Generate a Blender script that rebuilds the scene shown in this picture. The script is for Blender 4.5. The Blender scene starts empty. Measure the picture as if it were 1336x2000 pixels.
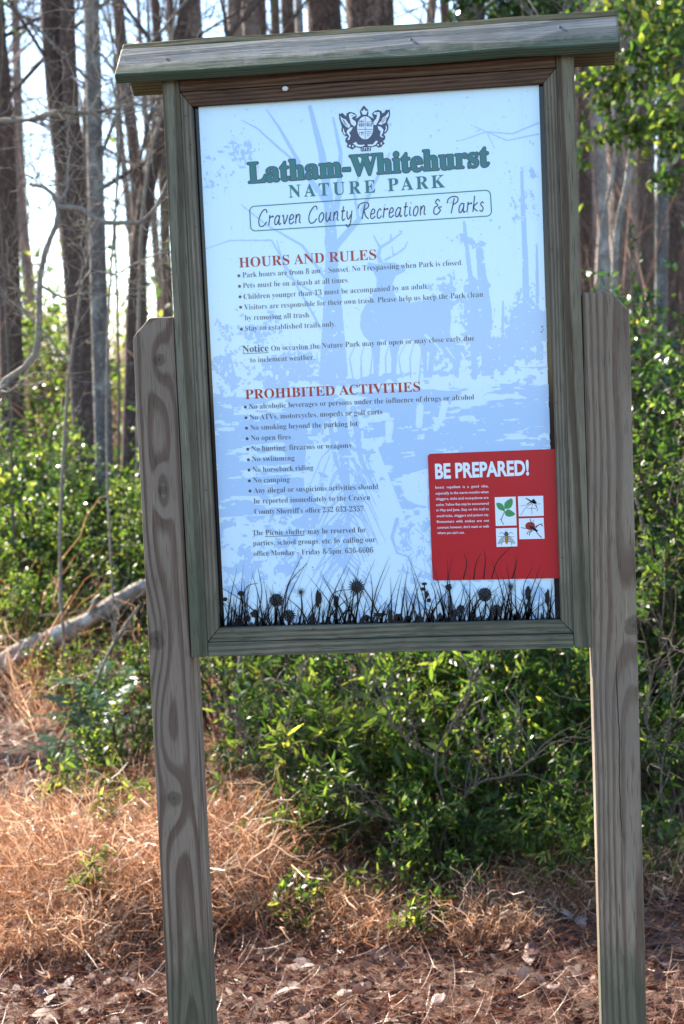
import bpy, math, random
import numpy as np
from mathutils import Matrix, Vector
sc = bpy.context.scene
COL = sc.collection
rng = np.random.default_rng(7)
random.seed(7)

# ------------------------------------------------------------------ camera
ZP = 1.15                                   # height of the printed panel's lower edge above the ground
YAW, PITCH, ROLL, FPX = -0.11471, -0.08272, -0.04308, 3100.0
CAM = np.array([0.25506, -2.87429, 0.44781 + ZP])
FW = np.array([math.sin(YAW)*math.cos(PITCH), math.cos(YAW)*math.cos(PITCH), math.sin(PITCH)])
R0 = np.array([math.cos(YAW), -math.sin(YAW), 0.0]); U0 = np.cross(R0, FW)
RT = R0*math.cos(ROLL) + U0*math.sin(ROLL); UP = -R0*math.sin(ROLL) + U0*math.cos(ROLL)
cam = bpy.data.cameras.new('camera'); co = bpy.data.objects.new('camera', cam); COL.objects.link(co)
cam.sensor_fit = 'HORIZONTAL'; cam.sensor_width = 15.6; cam.lens = FPX/1336*15.6
cam.clip_start = 0.05; cam.clip_end = 1500
co.matrix_world = Matrix(((RT[0], UP[0], -FW[0], CAM[0]), (RT[1], UP[1], -FW[1], CAM[1]), (RT[2], UP[2], -FW[2], CAM[2]), (0, 0, 0, 1)))
cam.dof.use_dof = True; cam.dof.focus_distance = 2.88; cam.dof.aperture_fstop = 4.6
sc.camera = co

def at(u, v, Y):
    """point of the vertical plane y = Y seen at photo position (u, v)"""
    d = FW + (u-668)/FPX*RT - (v-1000)/FPX*UP
    return CAM + d*((Y-CAM[1])/d[1])

# ------------------------------------------------------------------ world, sun, exposure
SUN_EL, SUN_AZ = math.radians(36), math.radians(-50)      # azimuth from +Y, negative = to the left
w = bpy.data.worlds.new("World"); sc.world = w; w.use_nodes = True
wn = w.node_tree; sky = wn.nodes.new('ShaderNodeTexSky'); sky.sky_type = 'NISHITA'; sky.sun_disc = False
sky.sun_elevation = SUN_EL; sky.sun_rotation = SUN_AZ; sky.altitude = 20; sky.air_density = 1.0; sky.dust_density = .15; sky.ozone_density = 1.5
wn.links.new(sky.outputs[0], wn.nodes['Background'].inputs[0]); wn.nodes['Background'].inputs[1].default_value = 0.10
sl = bpy.data.lights.new('sun', 'SUN'); sl.energy = 5.0; sl.angle = math.radians(0.55); sl.color = (1.0, 0.9, 0.76)
so = bpy.data.objects.new('sun', sl); COL.objects.link(so)
sd = Vector((math.sin(SUN_AZ)*math.cos(SUN_EL), math.cos(SUN_AZ)*math.cos(SUN_EL), math.sin(SUN_EL)))
so.rotation_euler = sd.to_track_quat('Z', 'Y').to_euler(); so.location = (-6, 8, 12)
sc.view_settings.view_transform = 'Standard'; sc.view_settings.look = 'None'
sc.view_settings.exposure = 2.22; sc.view_settings.gamma = 1; sc.view_settings.use_curve_mapping = False
sc.cycles.max_bounces = 6; sc.cycles.transparent_max_bounces = 8; sc.cycles.sample_clamp_indirect = 6

# ------------------------------------------------------------------ helpers
def tag(o, label=None, cat=None, group=None, kind=None):
    if label: o['label'] = label
    if cat: o['category'] = cat
    if group: o['group'] = group
    if kind: o['kind'] = kind
    return o
def empty(name, loc=(0, 0, 0), rz=0):
    o = bpy.data.objects.new(name, None); COL.objects.link(o); o.location = loc; o.rotation_euler = (0, 0, rz); o.empty_display_size = .1
    return o
def obj(name, me, mat, parent=None):
    o = bpy.data.objects.new(name, me); COL.objects.link(o)
    if mat is not None and not me.materials: me.materials.append(mat)
    if parent is not None: o.parent = parent
    return o
def mesh(name, V, F, smooth=False, rnd=None):
    """F: (n,4) or (n,3) int array, or list of polygons"""
    me = bpy.data.meshes.new(name)
    V = np.asarray(V, dtype=np.float32).reshape(-1, 3)
    if isinstance(F, np.ndarray):
        n, k = F.shape
        me.vertices.add(len(V)); me.vertices.foreach_set('co', V.ravel())
        me.loops.add(n*k); me.loops.foreach_set('vertex_index', F.astype(np.int32).ravel())
        me.polygons.add(n); me.polygons.foreach_set('loop_start', np.arange(0, n*k, k, dtype=np.int32))
        me.update(calc_edges=True)
    else:
        me.from_pydata(V.tolist(), [], F)
    if rnd is not None:
        a = me.attributes.new('rnd', 'FLOAT', 'FACE'); a.data.foreach_set('value', rnd.astype(np.float32))
    if smooth: me.shade_smooth()
    return me
def ribbons(name, C, W, S, rnd=None, smooth=False):
    """C (N,K,3) centre lines, W (N,K) half widths, S (N,3) side vectors"""
    N_, K = C.shape[:2]
    off = W[..., None]*S[:, None, :]
    V = np.stack([C-off, C+off], 2).reshape(-1, 3)
    b = (np.arange(N_)*K*2)[:, None] + (np.arange(K-1)*2)[None]
    F = np.stack([b, b+1, b+3, b+2], -1).reshape(-1, 4)
    r = np.repeat(rnd if rnd is not None else rng.random(N_), K-1)
    return mesh(name, V, F, smooth, r)
def tubes(name, P, R, m=6, rnd=None, wob=0):
    """list/array of polylines (N,K,3), radii (N,K)"""
    P = np.asarray(P, float); R = np.asarray(R, float); N_, K = P.shape[:2]
    T = np.gradient(P, axis=1); T /= np.linalg.norm(T, axis=2, keepdims=True)+1e-9
    ref = np.where(np.abs(T[..., 2:3]) > .9, np.array([1., 0, 0]), np.array([0, 0, 1.]))
    ref = np.repeat(ref[:, :1], K, 1)
    A = np.cross(T, ref); A /= np.linalg.norm(A, axis=2, keepdims=True)+1e-9; B = np.cross(T, A)
    th = np.arange(m)*2*math.pi/m
    rad = R[..., None]*np.ones(m)
    if wob: rad = rad*(1+wob*(rng.random(rad.shape)-.5))
    V = P[:, :, None]+rad[..., None]*(A[:, :, None]*np.cos(th)[:, None]+B[:, :, None]*np.sin(th)[:, None])
    i = np.arange(K-1)[:, None]*m; j = np.arange(m)[None]; j2 = (j+1) % m
    q = np.stack([i+j, i+j2, i+m+j2, i+m+j], -1).reshape(-1, 4)
    F = (q[None]+(np.arange(N_)*K*m)[:, None, None]).reshape(-1, 4)
    r = np.repeat(rnd if rnd is not None else rng.random(N_), (K-1)*m)
    return mesh(name, V.reshape(-1, 3), F, True, r)
def spline(pts, n):
    """Catmull-Rom through pts"""
    p = np.array(pts, float); p = np.vstack([2*p[0]-p[1], p, 2*p[-1]-p[-2]]); k = len(p)-3
    t = np.linspace(0, k-1e-6, n); i = t.astype(int); f = (t-i)[:, None]
    a, b, c, d = p[i], p[i+1], p[i+2], p[i+3]
    return .5*((2*b)+(c-a)*f+(2*a-5*b+4*c-d)*f**2+(3*b-a-3*c+d)*f**3)
def unit(v): return v/(np.linalg.norm(v, axis=-1, keepdims=True)+1e-9)
def rdir(n): return unit(rng.normal(size=(n, 3)))

# --- node helpers
class G:
    def __init__(s, name):
        s.m = bpy.data.materials.new(name); s.m.use_nodes = True; s.t = s.m.node_tree; s.b = s.t.nodes['Principled BSDF']; s.out = s.t.nodes['Material Output']
    def n(s, typ, ins=None, out=0, **kw):
        x = s.t.nodes.new(typ)
        for k, v in kw.items(): setattr(x, k, v)
        for k, v in (ins or {}).items():
            if isinstance(v, bpy.types.NodeSocket): s.t.links.new(v, x.inputs[k])
            else: x.inputs[k].default_value = v
        return x.outputs[out]
    def m_(s, op, a, b=0.0, c=0.0, clamp=False): return s.n('ShaderNodeMath', {0: a, 1: b, 2: c}, operation=op, use_clamp=clamp)
    def vm(s, op, a, b=(0, 0, 0), out=0): return s.n('ShaderNodeVectorMath', {0: a, 1: b}, out=out, operation=op)
    def noise(s, vec, scale, detail=3, rough=.5, dist=0): return s.n('ShaderNodeTexNoise', {'Vector': vec, 'Scale': scale, 'Detail': detail, 'Roughness': rough, 'Distortion': dist})
    def obj(s): return s.n('ShaderNodeTexCoord', out=3)
    def ramp(s, f, stops, interp='LINEAR'):
        x = s.t.nodes.new('ShaderNodeValToRGB'); cr = x.color_ramp; cr.interpolation = interp
        while len(cr.elements) < len(stops): cr.elements.new(.5)
        for e, (p, c) in zip(cr.elements, stops): e.position = p; e.color = (*c, 1) if len(c) == 3 else c
        s.t.links.new(f, x.inputs[0]); return x.outputs[0]
    def mix(s, f, a, b, mode='MIX'):
        x = s.t.nodes.new('ShaderNodeMix'); x.data_type = 'RGBA'; x.blend_type = mode
        for k, v in ((0, f), (6, a), (7, b)):
            if isinstance(v, bpy.types.NodeSocket): s.t.links.new(v, x.inputs[k])
            else: x.inputs[k].default_value = v if k == 0 else (*v, 1)
        return x.outputs[2]
    def sep(s, v): 
        x = s.t.nodes.new('ShaderNodeSeparateXYZ'); s.t.links.new(v, x.inputs[0]); return x.outputs
    def comb(s, x, y, z): return s.n('ShaderNodeCombineXYZ', {0: x, 1: y, 2: z})
    def set(s, **kw):
        for k, v in kw.items():
            k = k.replace('_', ' ')
            if isinstance(v, bpy.types.NodeSocket): s.t.links.new(v, s.b.inputs[k])
            else: s.b.inputs[k].default_value = (*v, 1) if isinstance(v, tuple) and len(v) == 3 else v
    def bump(s, h, strength=.4, dist=.002):
        s.t.links.new(s.n('ShaderNodeBump', {'Strength': strength, 'Distance': dist, 'Height': h}), s.b.inputs['Normal'])
    def attr(s, name='rnd'): return s.n('ShaderNodeAttribute', attribute_name=name, out=2)

def flat_mat(name, col, rough=.5, var=.12, scale=30, spec=.5):
    g = G(name); n = g.noise(g.obj(), scale, 4)
    c2 = tuple(max(0, x*(1-var)) for x in col); c1 = tuple(x*(1+var*.5) for x in col)
    g.set(Base_Color=g.mix(n, c2, c1), Roughness=rough); g.b.inputs['Specular IOR Level'].default_value = spec
    return g.m

def leaf_mat(name, stops, transl=.45, rough=.35, spec=.5, tcol=None):
    g = G(name); r = g.attr(); col = g.ramp(r, stops); p = g.obj()
    n = g.noise(p, 60, 2); col = g.mix(g.m_('MULTIPLY', n, .35), col, (stops[0][1][0]*.5, stops[0][1][1]*.5, stops[0][1][2]*.5))
    g.set(Base_Color=col, Roughness=rough); g.b.inputs['Specular IOR Level'].default_value = spec
    tc = g.mix(1.0, col, tcol or (1.0, 1.0, .6), 'MULTIPLY')
    tc = g.vm('SCALE', tc); tc.node.inputs['Scale'].default_value = 1.9
    tr = g.n('ShaderNodeBsdfTranslucent', {'Color': tc})
    mx = g.n('ShaderNodeMixShader', {0: transl, 1: g.b.outputs[0], 2: tr})
    g.t.links.new(mx, g.out.inputs[0]); return g.m

def bark_mat(name, dark, light, scale=1.0, lichen=None, furrow=14):
    g = G(name); p = g.obj()
    q = g.vm('MULTIPLY', p, (1, 1, .16))
    v = g.n('ShaderNodeTexVoronoi', {'Vector': g.vm('ADD', q, g.vm('SCALE', g.noise(p, 9*scale, 3), (0, 0, 0))), 'Scale': furrow*scale, 'Randomness': 1.0}, feature='DISTANCE_TO_EDGE')
    n = g.noise(q, 40*scale, 5, .65); big = g.noise(p, 1.7, 3)
    f = g.m_('ADD', g.m_('MULTIPLY', g.m_('MINIMUM', v, .25), 2.2), g.m_('MULTIPLY', n, .5))
    col = g.ramp(f, [(.2, dark), (.75, light)])
    col = g.mix(g.m_('MULTIPLY', big, .5), col, tuple(x*.55 for x in light))
    if lichen: col = g.mix(g.ramp(g.noise(p, 5*scale, 4), [(.52, (0, 0, 0)), (.62, (1, 1, 1))]), col, lichen)
    g.set(Base_Color=col, Roughness=.95); g.b.inputs['Specular IOR Level'].default_value = .15
    g.bump(f, .9, .02/scale); return g.m

# ------------------------------------------------------------------ ground
def gh(x, y):
    x = np.asarray(x, float); y = np.asarray(y, float)
    h = .045*np.clip(y-1.2, 0, 9) + .014*np.clip(y-10, 0, 200)
    b = .05*np.sin(x*1.3+.7*y)+.04*np.sin(y*1.9-x*.6+1)+.025*np.sin(x*3.1+2)*np.cos(y*2.7)
    return h + b*np.clip((y-.8)/2, 0, 1) + .12*np.sin(x*.21)*np.cos(y*.17+1)*np.clip((y-6)/6, 0, 1)
def grid_coords():
    a = np.concatenate([np.linspace(-400, -20, 14)[:-1], np.linspace(-20, -4, 20)[:-1], np.linspace(-4, 4, 120)[:-1], np.linspace(4, 20, 20)[:-1], np.linspace(20, 400, 14)])
    b = np.concatenate([np.linspace(-200, -4, 14)[:-1], np.linspace(-4, .5, 16)[:-1], np.linspace(.5, 8, 120)[:-1], np.linspace(8, 40, 50)[:-1], np.linspace(40, 700, 20)])
    return a, b
ax_, by_ = grid_coords(); X, Y = np.meshgrid(ax_, by_)
near = np.exp(-((X/5)**2+((Y-3)/5)**2))
Z = gh(X, Y) + near*.02*(rng.random(X.shape)-.5)
nx = len(ax_); ii = (np.arange(len(by_)-1)[:, None]*nx+np.arange(nx-1)[None]).ravel()
g = G('forest_floor'); p = g.obj()
c = g.ramp(g.noise(p, 22, 6, .7), [(.3, (.025, .014, .01)), (.47, (.10, .05, .032)), (.6, (.19, .105, .07)), (.75, (.30, .2, .15))])
c = g.mix(g.ramp(g.noise(p, 1.1, 3), [(.45, (0, 0, 0)), (.7, (.6, .6, .6))]), c, (.05, .035, .02))
g.set(Base_Color=c, Roughness=.95); g.bump(g.noise(p, 45, 6, .75), .8, .03)
tag(obj('ground', mesh('ground', np.stack([X, Y, Z], -1).reshape(-1, 3), np.stack([ii, ii+1, ii+nx+1, ii+nx], -1), True), g.m), kind='structure')

g = G('added_dark_ground'); p = g.obj(); g.set(Base_Color=g.ramp(g.noise(p, 160, 5, .7), [(.35, (.022, .022, .023)), (.65, (.065, .064, .062))]), Roughness=.9); g.bump(g.noise(p, 240, 3), .5, .004)
rx = np.linspace(-60, 60, 25); ry = np.linspace(-9.5, -1.7, 9); XX, YY = np.meshgrid(rx, ry); kk = (np.arange(8)[:, None]*25+np.arange(24)[None]).ravel()
tag(obj('unseen_dark_sheet', mesh('unseen_dark_sheet', np.stack([XX, YY, np.full(XX.shape, .03)], -1).reshape(-1, 3), np.stack([kk, kk+1, kk+26, kk+25], -1), True), g.m), kind='structure')  # unseen dark sheet added before the sign to darken its reflections and bounce light
# ------------------------------------------------------------------ the sign: materials
def wood(name, light, dark, axis=2, pith=(0, .09), tilt=.02, freq=95, z0=1.2, warp=.012, knots=(), green=0, gz=None, stain=.35, seed=0, cracks=(), rough=.8, tint=None, kamp=.012, rs=.9, fig=.35):
    """plain-sawn softwood: growth rings round a pith running along `axis`, cut by the board's faces"""
    g = G(name); p = g.obj(); s = g.sep(p)
    L = s[axis]; A, B = [s[i] for i in range(3) if i != axis]
    stretch = [1.0, 1.0, 1.0]; stretch[axis] = .10
    ps = g.vm('ADD', g.vm('MULTIPLY', p, tuple(stretch)), (seed*1.7, seed*.9, seed*2.3))
    nz = g.noise(ps, 9, 2, .4)
    wv = g.m_('MULTIPLY', g.m_('SUBTRACT', nz, .5), warp*2.2)
    ps2 = [5.0, 5.0, 5.0]; ps2[axis] = 1.1
    wv = g.m_('ADD', wv, g.m_('MULTIPLY', g.m_('SUBTRACT', g.noise(g.vm('ADD', g.vm('MULTIPLY', p, tuple(ps2)), (seed*3.1, 0, 1.1*seed)), 1.4, 2, .5), .5), warp*2.6))
    a = g.m_('SUBTRACT', A, pith[0]); b = g.m_('SUBTRACT', B, g.m_('ADD', pith[1], g.m_('MULTIPLY', g.m_('SUBTRACT', L, z0), tilt)))
    r = g.m_('ADD', g.m_('SQRT', g.m_('ADD', g.m_('MULTIPLY', a, a), g.m_('MULTIPLY', b, b))), wv)
    kmask = None
    for kx, kz, kr in knots:      # knots on the front face
        dx = g.m_('SUBTRACT', s[0], kx); dz = g.m_('SUBTRACT', s[2], kz)
        if axis == 2: dz2 = g.m_('MULTIPLY', dz, .30); dx2 = dx
        else: dx2 = g.m_('MULTIPLY', dx, .42); dz2 = dz
        d2 = g.m_('ADD', g.m_('MULTIPLY', dx2, dx2), g.m_('MULTIPLY', dz2, dz2))
        e = g.m_('EXPONENT', g.m_('MULTIPLY', d2, -1/(2*(kr*1.25)**2)))
        r = g.m_('ADD', r, g.m_('MULTIPLY', e, kamp))
        dk = g.m_('DIVIDE', g.m_('SQRT', g.m_('ADD', g.m_('MULTIPLY', dx, dx), g.m_('MULTIPLY', g.m_('MULTIPLY', dz, dz), .8))), kr)
        k = g.ramp(g.m_('ADD', dk, g.m_('MULTIPLY', g.m_('SUBTRACT', g.noise(p, 70, 3), .5), .9)), [(0, (.75, .75, .75)), (.3, (.35, .35, .35)), (.42, (.6, .6, .6)), (.55, (.3, .3, .3)), (.7, (.5, .5, .5)), (1.0, (0, 0, 0))])
        kmask = k if kmask is None else g.m_('MAXIMUM', kmask, k)
    ph = g.m_('FRACT', g.m_('MULTIPLY', r, freq))
    ring = g.ramp(ph, [(0, (.0, .0, .0)), (.45, (.05, .05, .05)), (.62, (.8, .8, .8)), (.88, (1, 1, 1)), (1.0, (0, 0, 0))])
    fib = [260., 260., 260.]; fib[axis] = 5.
    fine = g.noise(g.vm('MULTIPLY', p, tuple(fib)), 1.0, 4, .6)
    col = g.mix(g.m_('MULTIPLY', ring, rs), light, dark)
    col = g.mix(g.m_('MULTIPLY', g.ramp(g.noise(g.vm('ADD', g.vm('MULTIPLY', p, tuple(5. if i != axis else .8 for i in range(3))), (seed, 5, seed)), 2.2, 3), [(.42, (0, 0, 0)), (.6, (1, 1, 1))]), .45), col, tuple(a_*.5+b_*.5 for a_, b_ in zip(light, dark)))
    col = g.mix(g.m_('MULTIPLY', fine, .4), col, tuple(x*.55 for x in light))
    spk = g.ramp(g.noise(g.vm('MULTIPLY', p, tuple(700. if i != axis else 22. for i in range(3))), 1.0, 2), [(.60, (0, 0, 0)), (.72, (.55, .55, .55))])
    col = g.mix(spk, col, tuple(x*.25 for x in dark))
    pale = g.ramp(g.noise(g.vm('MULTIPLY', p, tuple(420. if i != axis else 9. for i in range(3))), 1.0, 3), [(.60, (0, 0, 0)), (.75, (.5, .5, .5))])
    col = g.mix(pale, col, tuple(min(1, x*1.7) for x in light))
    blot = g.noise(g.vm('ADD', p, (seed, 0, 0)), 7, 4, .6)
    col = g.mix(g.ramp(blot, [(.45, (0, 0, 0)), (.75, (stain, stain, stain))]), col, tuple(x*.35 for x in dark))
    if tint: col = g.mix(g.ramp(g.noise(g.vm('MULTIPLY', p, (1, 1, .6)), 4.3, 3), [(.4, (0, 0, 0)), (.65, (.7, .7, .7))]), col, tint)
    col = g.mix(g.m_('MULTIPLY', ring, fig), col, dark)
    if kmask is not None: col = g.mix(kmask, col, tuple(x*.12 for x in dark))
    if green:
        gm = g.ramp(g.noise(g.vm('ADD', p, (0, seed, 3)), 11, 4, .6), [(.35, (0, 0, 0)), (.65, (1, 1, 1))])
        if gz is not None:      # algae creeping up from the foot (gz = (full, none))
            k = g.n('ShaderNodeMapRange', {0: s[2], 1: gz[0], 2: gz[1], 3: 1.0, 4: 0.0})
            gm = g.ramp(g.m_('ADD', g.m_('MULTIPLY', k, .9), g.m_('MULTIPLY', g.noise(g.vm('MULTIPLY', p, (45, 45, 9)), 1.0, 4, .65), .9)), [(.72, (0, 0, 0)), (1.15, (1, 1, 1))])
        col = g.mix(g.m_('MULTIPLY', gm, green), col, (.035, .058, .032))
    h = g.m_('ADD', g.m_('MULTIPLY', ring, .5), g.m_('MULTIPLY', fine, .5))
    for cx, cz0, cz1, cw in cracks:
        zz = g.m_('SUBTRACT', s[2], cz0)
        cxx = g.m_('ADD', cx, g.m_('MULTIPLY', g.m_('SUBTRACT', g.noise(g.comb(0.0, 0.0, s[2]), 9, 3), .5), .012))
        d = g.m_('ABSOLUTE', g.m_('SUBTRACT', s[0], cxx))
        m1 = g.ramp(g.m_('DIVIDE', d, cw), [(.3, (1, 1, 1)), (1, (0, 0, 0))])
        en = g.ramp(g.m_('DIVIDE', zz, cz1-cz0), [(0, (0, 0, 0)), (.1, (1, 1, 1)), (.8, (1, 1, 1)), (1, (0, 0, 0))])
        mm = g.m_('MULTIPLY', m1, en); col = g.mix(g.m_('MULTIPLY', mm, .9), col, (.02, .017, .015)); h = g.m_('SUBTRACT', h, g.m_('MULTIPLY', mm, 3.0))
    g.set(Base_Color=col, Roughness=rough); g.b.inputs['Specular IOR Level'].default_value = .25
    g.bump(g.m_('SUBTRACT', h, g.m_('MULTIPLY', spk, 1.2)), .9, .0016); return g.m

def prism(name, poly, y0, y1, bev=.003):
    """board: x-z outline extruded from y0 to y1, eased edges"""
    import bmesh
    bm = bmesh.new(); n = len(poly)
    a = [bm.verts.new((x, y0, z)) for x, z in poly]; b = [bm.verts.new((x, y1, z)) for x, z in poly]
    bm.faces.new(a); bm.faces.new(b[::-1])
    for i in range(n): j = (i+1) % n; bm.faces.new((a[j], a[i], b[i], b[j]))
    bmesh.ops.recalc_face_normals(bm, faces=bm.faces)
    bmesh.ops.bevel(bm, geom=bm.edges[:], offset=bev, segments=2, profile=.6, affect='EDGES')
    me = bpy.data.meshes.new(name); bm.to_mesh(me); bm.free(); me.shade_smooth() if False else None
    return me

sign = empty('information_board', (0, .03, 0))
SY = .03
def spart(name, me, mat, parent=None):
    """a part of the board, modelled in world coordinates"""
    o = obj(name, me, mat, parent or sign)
    if parent is None: o.location = (0, -SY, 0)
    return o
WF, XO = .36652, .0008
RY = .022; ang = math.radians(43); RT_ = .019; RL = .0855
RZ = (at(240, 88.5, RY)[2]+at(1204, 14, RY)[2])/2; RX0, RX1 = at(240, 97, RY)[0], at(1204, 22, RY)[0]
FRZ0 = ZP-.0504; TOPZ = RZ-.045*math.tan(ang)-RT_/math.cos(ang)-.002
ST = .031                                            # stile width
POST_L = wood('post_wood_knotty', (.275, .222, .172), (.065, .032, .020), pith=(-.405, .03), tilt=.014, freq=150, warp=.007, fig=.48, z0=1.2,
              knots=[tuple(at(311, 702, -.017)[[0, 2]])+(.012,), tuple(at(318, 958, -.017)[[0, 2]])+(.009,), tuple(at(305, 1250, -.017)[[0, 2]])+(.018,), tuple(at(341, 1560, -.017)[[0, 2]])+(.015,)],
              green=.5, gz=(.36, .70), seed=1.3, stain=.3, tint=(.17, .14, .115))
POST_R = wood('post_wood_straight', (.265, .218, .165), (.09, .055, .038), pith=(.44, .035), tilt=.012, freq=120, warp=.009, fig=.42, z0=1.3, rs=.75,
              knots=[tuple(at(1238, 1222, -.017)[[0, 2]])+(.02,)], green=.5, gz=(.36, .68), seed=4.1, stain=.2, tint=(.18, .15, .125),
              cracks=[(at(1207, 1400, -.017)[0], at(1212, 1640, -.017)[2], at(1196, 1270, -.017)[2], .0011)])
YP = -.0175; PD = .089
xl, xr = -WF+XO-.0015, WF+XO+.0015
zl, zr = ZP+.5767, ZP+.5842
def post(name, x0, x1, zt, left, mat, lean):
    c = .033
    out = [(x0, -.35), (x1, -.35)]
    out += [(x1, zt), (x0+c, zt), (x0, zt-c*1.05)] if left else [(x1, zt-c*1.05), (x1-c, zt), (x0, zt)]
    me = prism(name, [(x+lean*(z-ZP-.6), z) for x, z in out], YP, YP+PD, .005)
    return spart(name, me, mat)
pl = post('post', xl-.0784, xl, zl, True, POST_L, .002); tag(pl, 'knotty left post with a clipped outer top corner')
pr = post('post', xr, xr+.0824, zr, False, POST_R, .0036); tag(pr, 'straight-grained right post with a long drying crack')

grey_green = (.185, .182, .135); gg_dark = (.06, .048, .03)
Wst = wood('stile_wood', grey_green, gg_dark, pith=(-.30, .02), tilt=.004, freq=48, warp=.008, green=.4, gz=(1.1, 1.5), seed=7.7, stain=.3)
Wst2 = wood('stile_wood_pale', (.19, .172, .125), (.06, .04, .026), pith=(.30, .02), tilt=.010, freq=42, warp=.010, green=.35, gz=(1.1, 1.4), seed=9.1, stain=.4)
Wtr = wood('trim_wood', (.195, .175, .135), (.07, .058, .04), pith=(-.25, .05), tilt=.002, freq=170, warp=.003, seed=2.2, green=.3, gz=(1.1, 1.3), rs=.6)
Wrl = wood('rail_wood', (.18, .178, .135), (.07, .062, .045), axis=0, pith=(.03, 1.02), tilt=.008, z0=0, freq=110, warp=.007, green=.3, seed=5.5, stain=.4, rs=.7)
Wtp = wood('sheltered_shaded_wood', (.125, .072, .045), (.048, .026, .018), axis=0, pith=(.03, 2.22), tilt=.012, z0=0, freq=150, warp=.006, seed=3.3, stain=.5)  # unweathered brown, with the shade under the roof put into its colour
YF = -.02095
def box(name, x0, x1, z0, z1, y0, y1, bev=.002): return prism(name, [(x0, z0), (x1, z0), (x1, z1), (x0, z1)], y0, y1, bev)
spart('stile', box('stile', -WF+XO, -WF+XO+ST, FRZ0, TOPZ, YF, .035), Wst)
spart('stile', box('stile', WF+XO-ST, WF+XO, FRZ0, TOPZ, YF, .035), Wst2)
OW = .31191; OT = .952+ZP; OB = ZP
TW = WF-ST-OW
xi0, xi1 = -WF+XO+ST+.0008, WF+XO-ST-.0008
spart('rail', box('rail', xi0, xi1, FRZ0, OB-TW-.0008, YF+.0006, .035), Wrl)
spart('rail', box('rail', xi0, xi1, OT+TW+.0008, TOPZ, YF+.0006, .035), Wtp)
x0, x1 = -OW+XO, OW+XO; e = TW; gp = .0004; YT = YF+.004
itl, itr, ibr, ibl = [tuple(at(u, v, YT)[[0, 2]]) for u, v in ((373.5, 206.5), (1061.5, 161.8), (1094.8, 1211.5), (427.5, 1226.7))]
spart('trim', prism('trim', [(x0-e, OB-e), (ibl[0]-gp, ibl[1]), itl, (x0-e, OT+e)], YT, .010, .002), Wtr)
spart('trim', prism('trim', [(x1+e, OB-e), (x1+e, OT+e), itr, (ibr[0]+gp, ibr[1])], YT, .010, .002), Wtr)
spart('trim', prism('trim', [(x0-e+gp*2, OB-e), (x1+e-gp*2, OB-e), ibr, ibl], YT+.0003, .010, .002), Wrl)
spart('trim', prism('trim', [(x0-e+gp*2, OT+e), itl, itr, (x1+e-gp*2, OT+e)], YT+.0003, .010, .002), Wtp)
black = flat_mat('black_backing', (.008, .008, .012), rough=.08, var=.1, spec=.35)
spart('backing_board', box('backing_board', x0-.018, x1+.018, OB-.015, OT+.015, .0022, .009, .0005), black)

# roof: two boards meeting at a ridge
Wrf = wood('roof_wood', (.21, .215, .205), (.075, .08, .075), axis=0, pith=(.2, 1.9), tilt=.004, z0=0, freq=210, warp=.004, green=.9, gz=(RZ-.078, RZ-.035), seed=6.1, stain=.6, rough=.65, rs=.55)
Wrb = wood('roof_underside_wood', (.17, .14, .07), (.08, .055, .025), axis=0, pith=(.3, 2.0), tilt=.004, z0=0, freq=150, warp=.005, green=.4, seed=8.8, stain=.4)
def roof_board(sgn, start, length, mat):
    # cross-section in y-z
    d = np.array([-math.cos(ang)*sgn, -math.sin(ang)]); nrm = np.array([-math.sin(ang)*sgn, math.cos(ang)])
    o = np.array([RY, RZ]) + d*start
    q = [o, o+d*length, o+d*length-nrm*RT_, o-nrm*RT_]
    import bmesh
    bm = bmesh.new(); n = 4; segs = 10; rings = []
    for k in range(segs+1):
        x = RX0+(RX1-RX0)*k/segs; wv = .0010*math.sin(k*1.7+sgn)+.0006*math.sin(k*4.1)
        rings.append([bm.verts.new((x, p_[0], p_[1]+wv)) for p_ in q])
    bm.faces.new(rings[0]); bm.faces.new(rings[-1][::-1])
    for k in range(segs):
        for i in range(4): j = (i+1) % 4; bm.faces.new((rings[k][j], rings[k][i], rings[k+1][i], rings[k+1][j]))
    bmesh.ops.recalc_face_normals(bm, faces=bm.faces)
    long_edges = [e_ for e_ in bm.edges if abs(e_.verts[0].co.x-e_.verts[1].co.x) > .01 or abs(e_.verts[0].co.x-RX0) < 1e-4 and abs(e_.verts[1].co.x-RX0) < 1e-4 or abs(e_.verts[0].co.x-RX1) < 1e-4 and abs(e_.verts[1].co.x-RX1) < 1e-4]
    bmesh.ops.bevel(bm, geom=long_edges, offset=.0032, segments=3, profile=.5, affect='EDGES')
    me = bpy.data.meshes.new('roof_board'); bm.to_mesh(me); bm.free()
    return spart('roof_board', me, mat)
roof_board(1, RT_+.0006, RL, Wrf)                        # front slope
roof_board(-1, 0, RL+RT_, Wrb)               # rear slope, lapping over the front board's top edge
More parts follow.
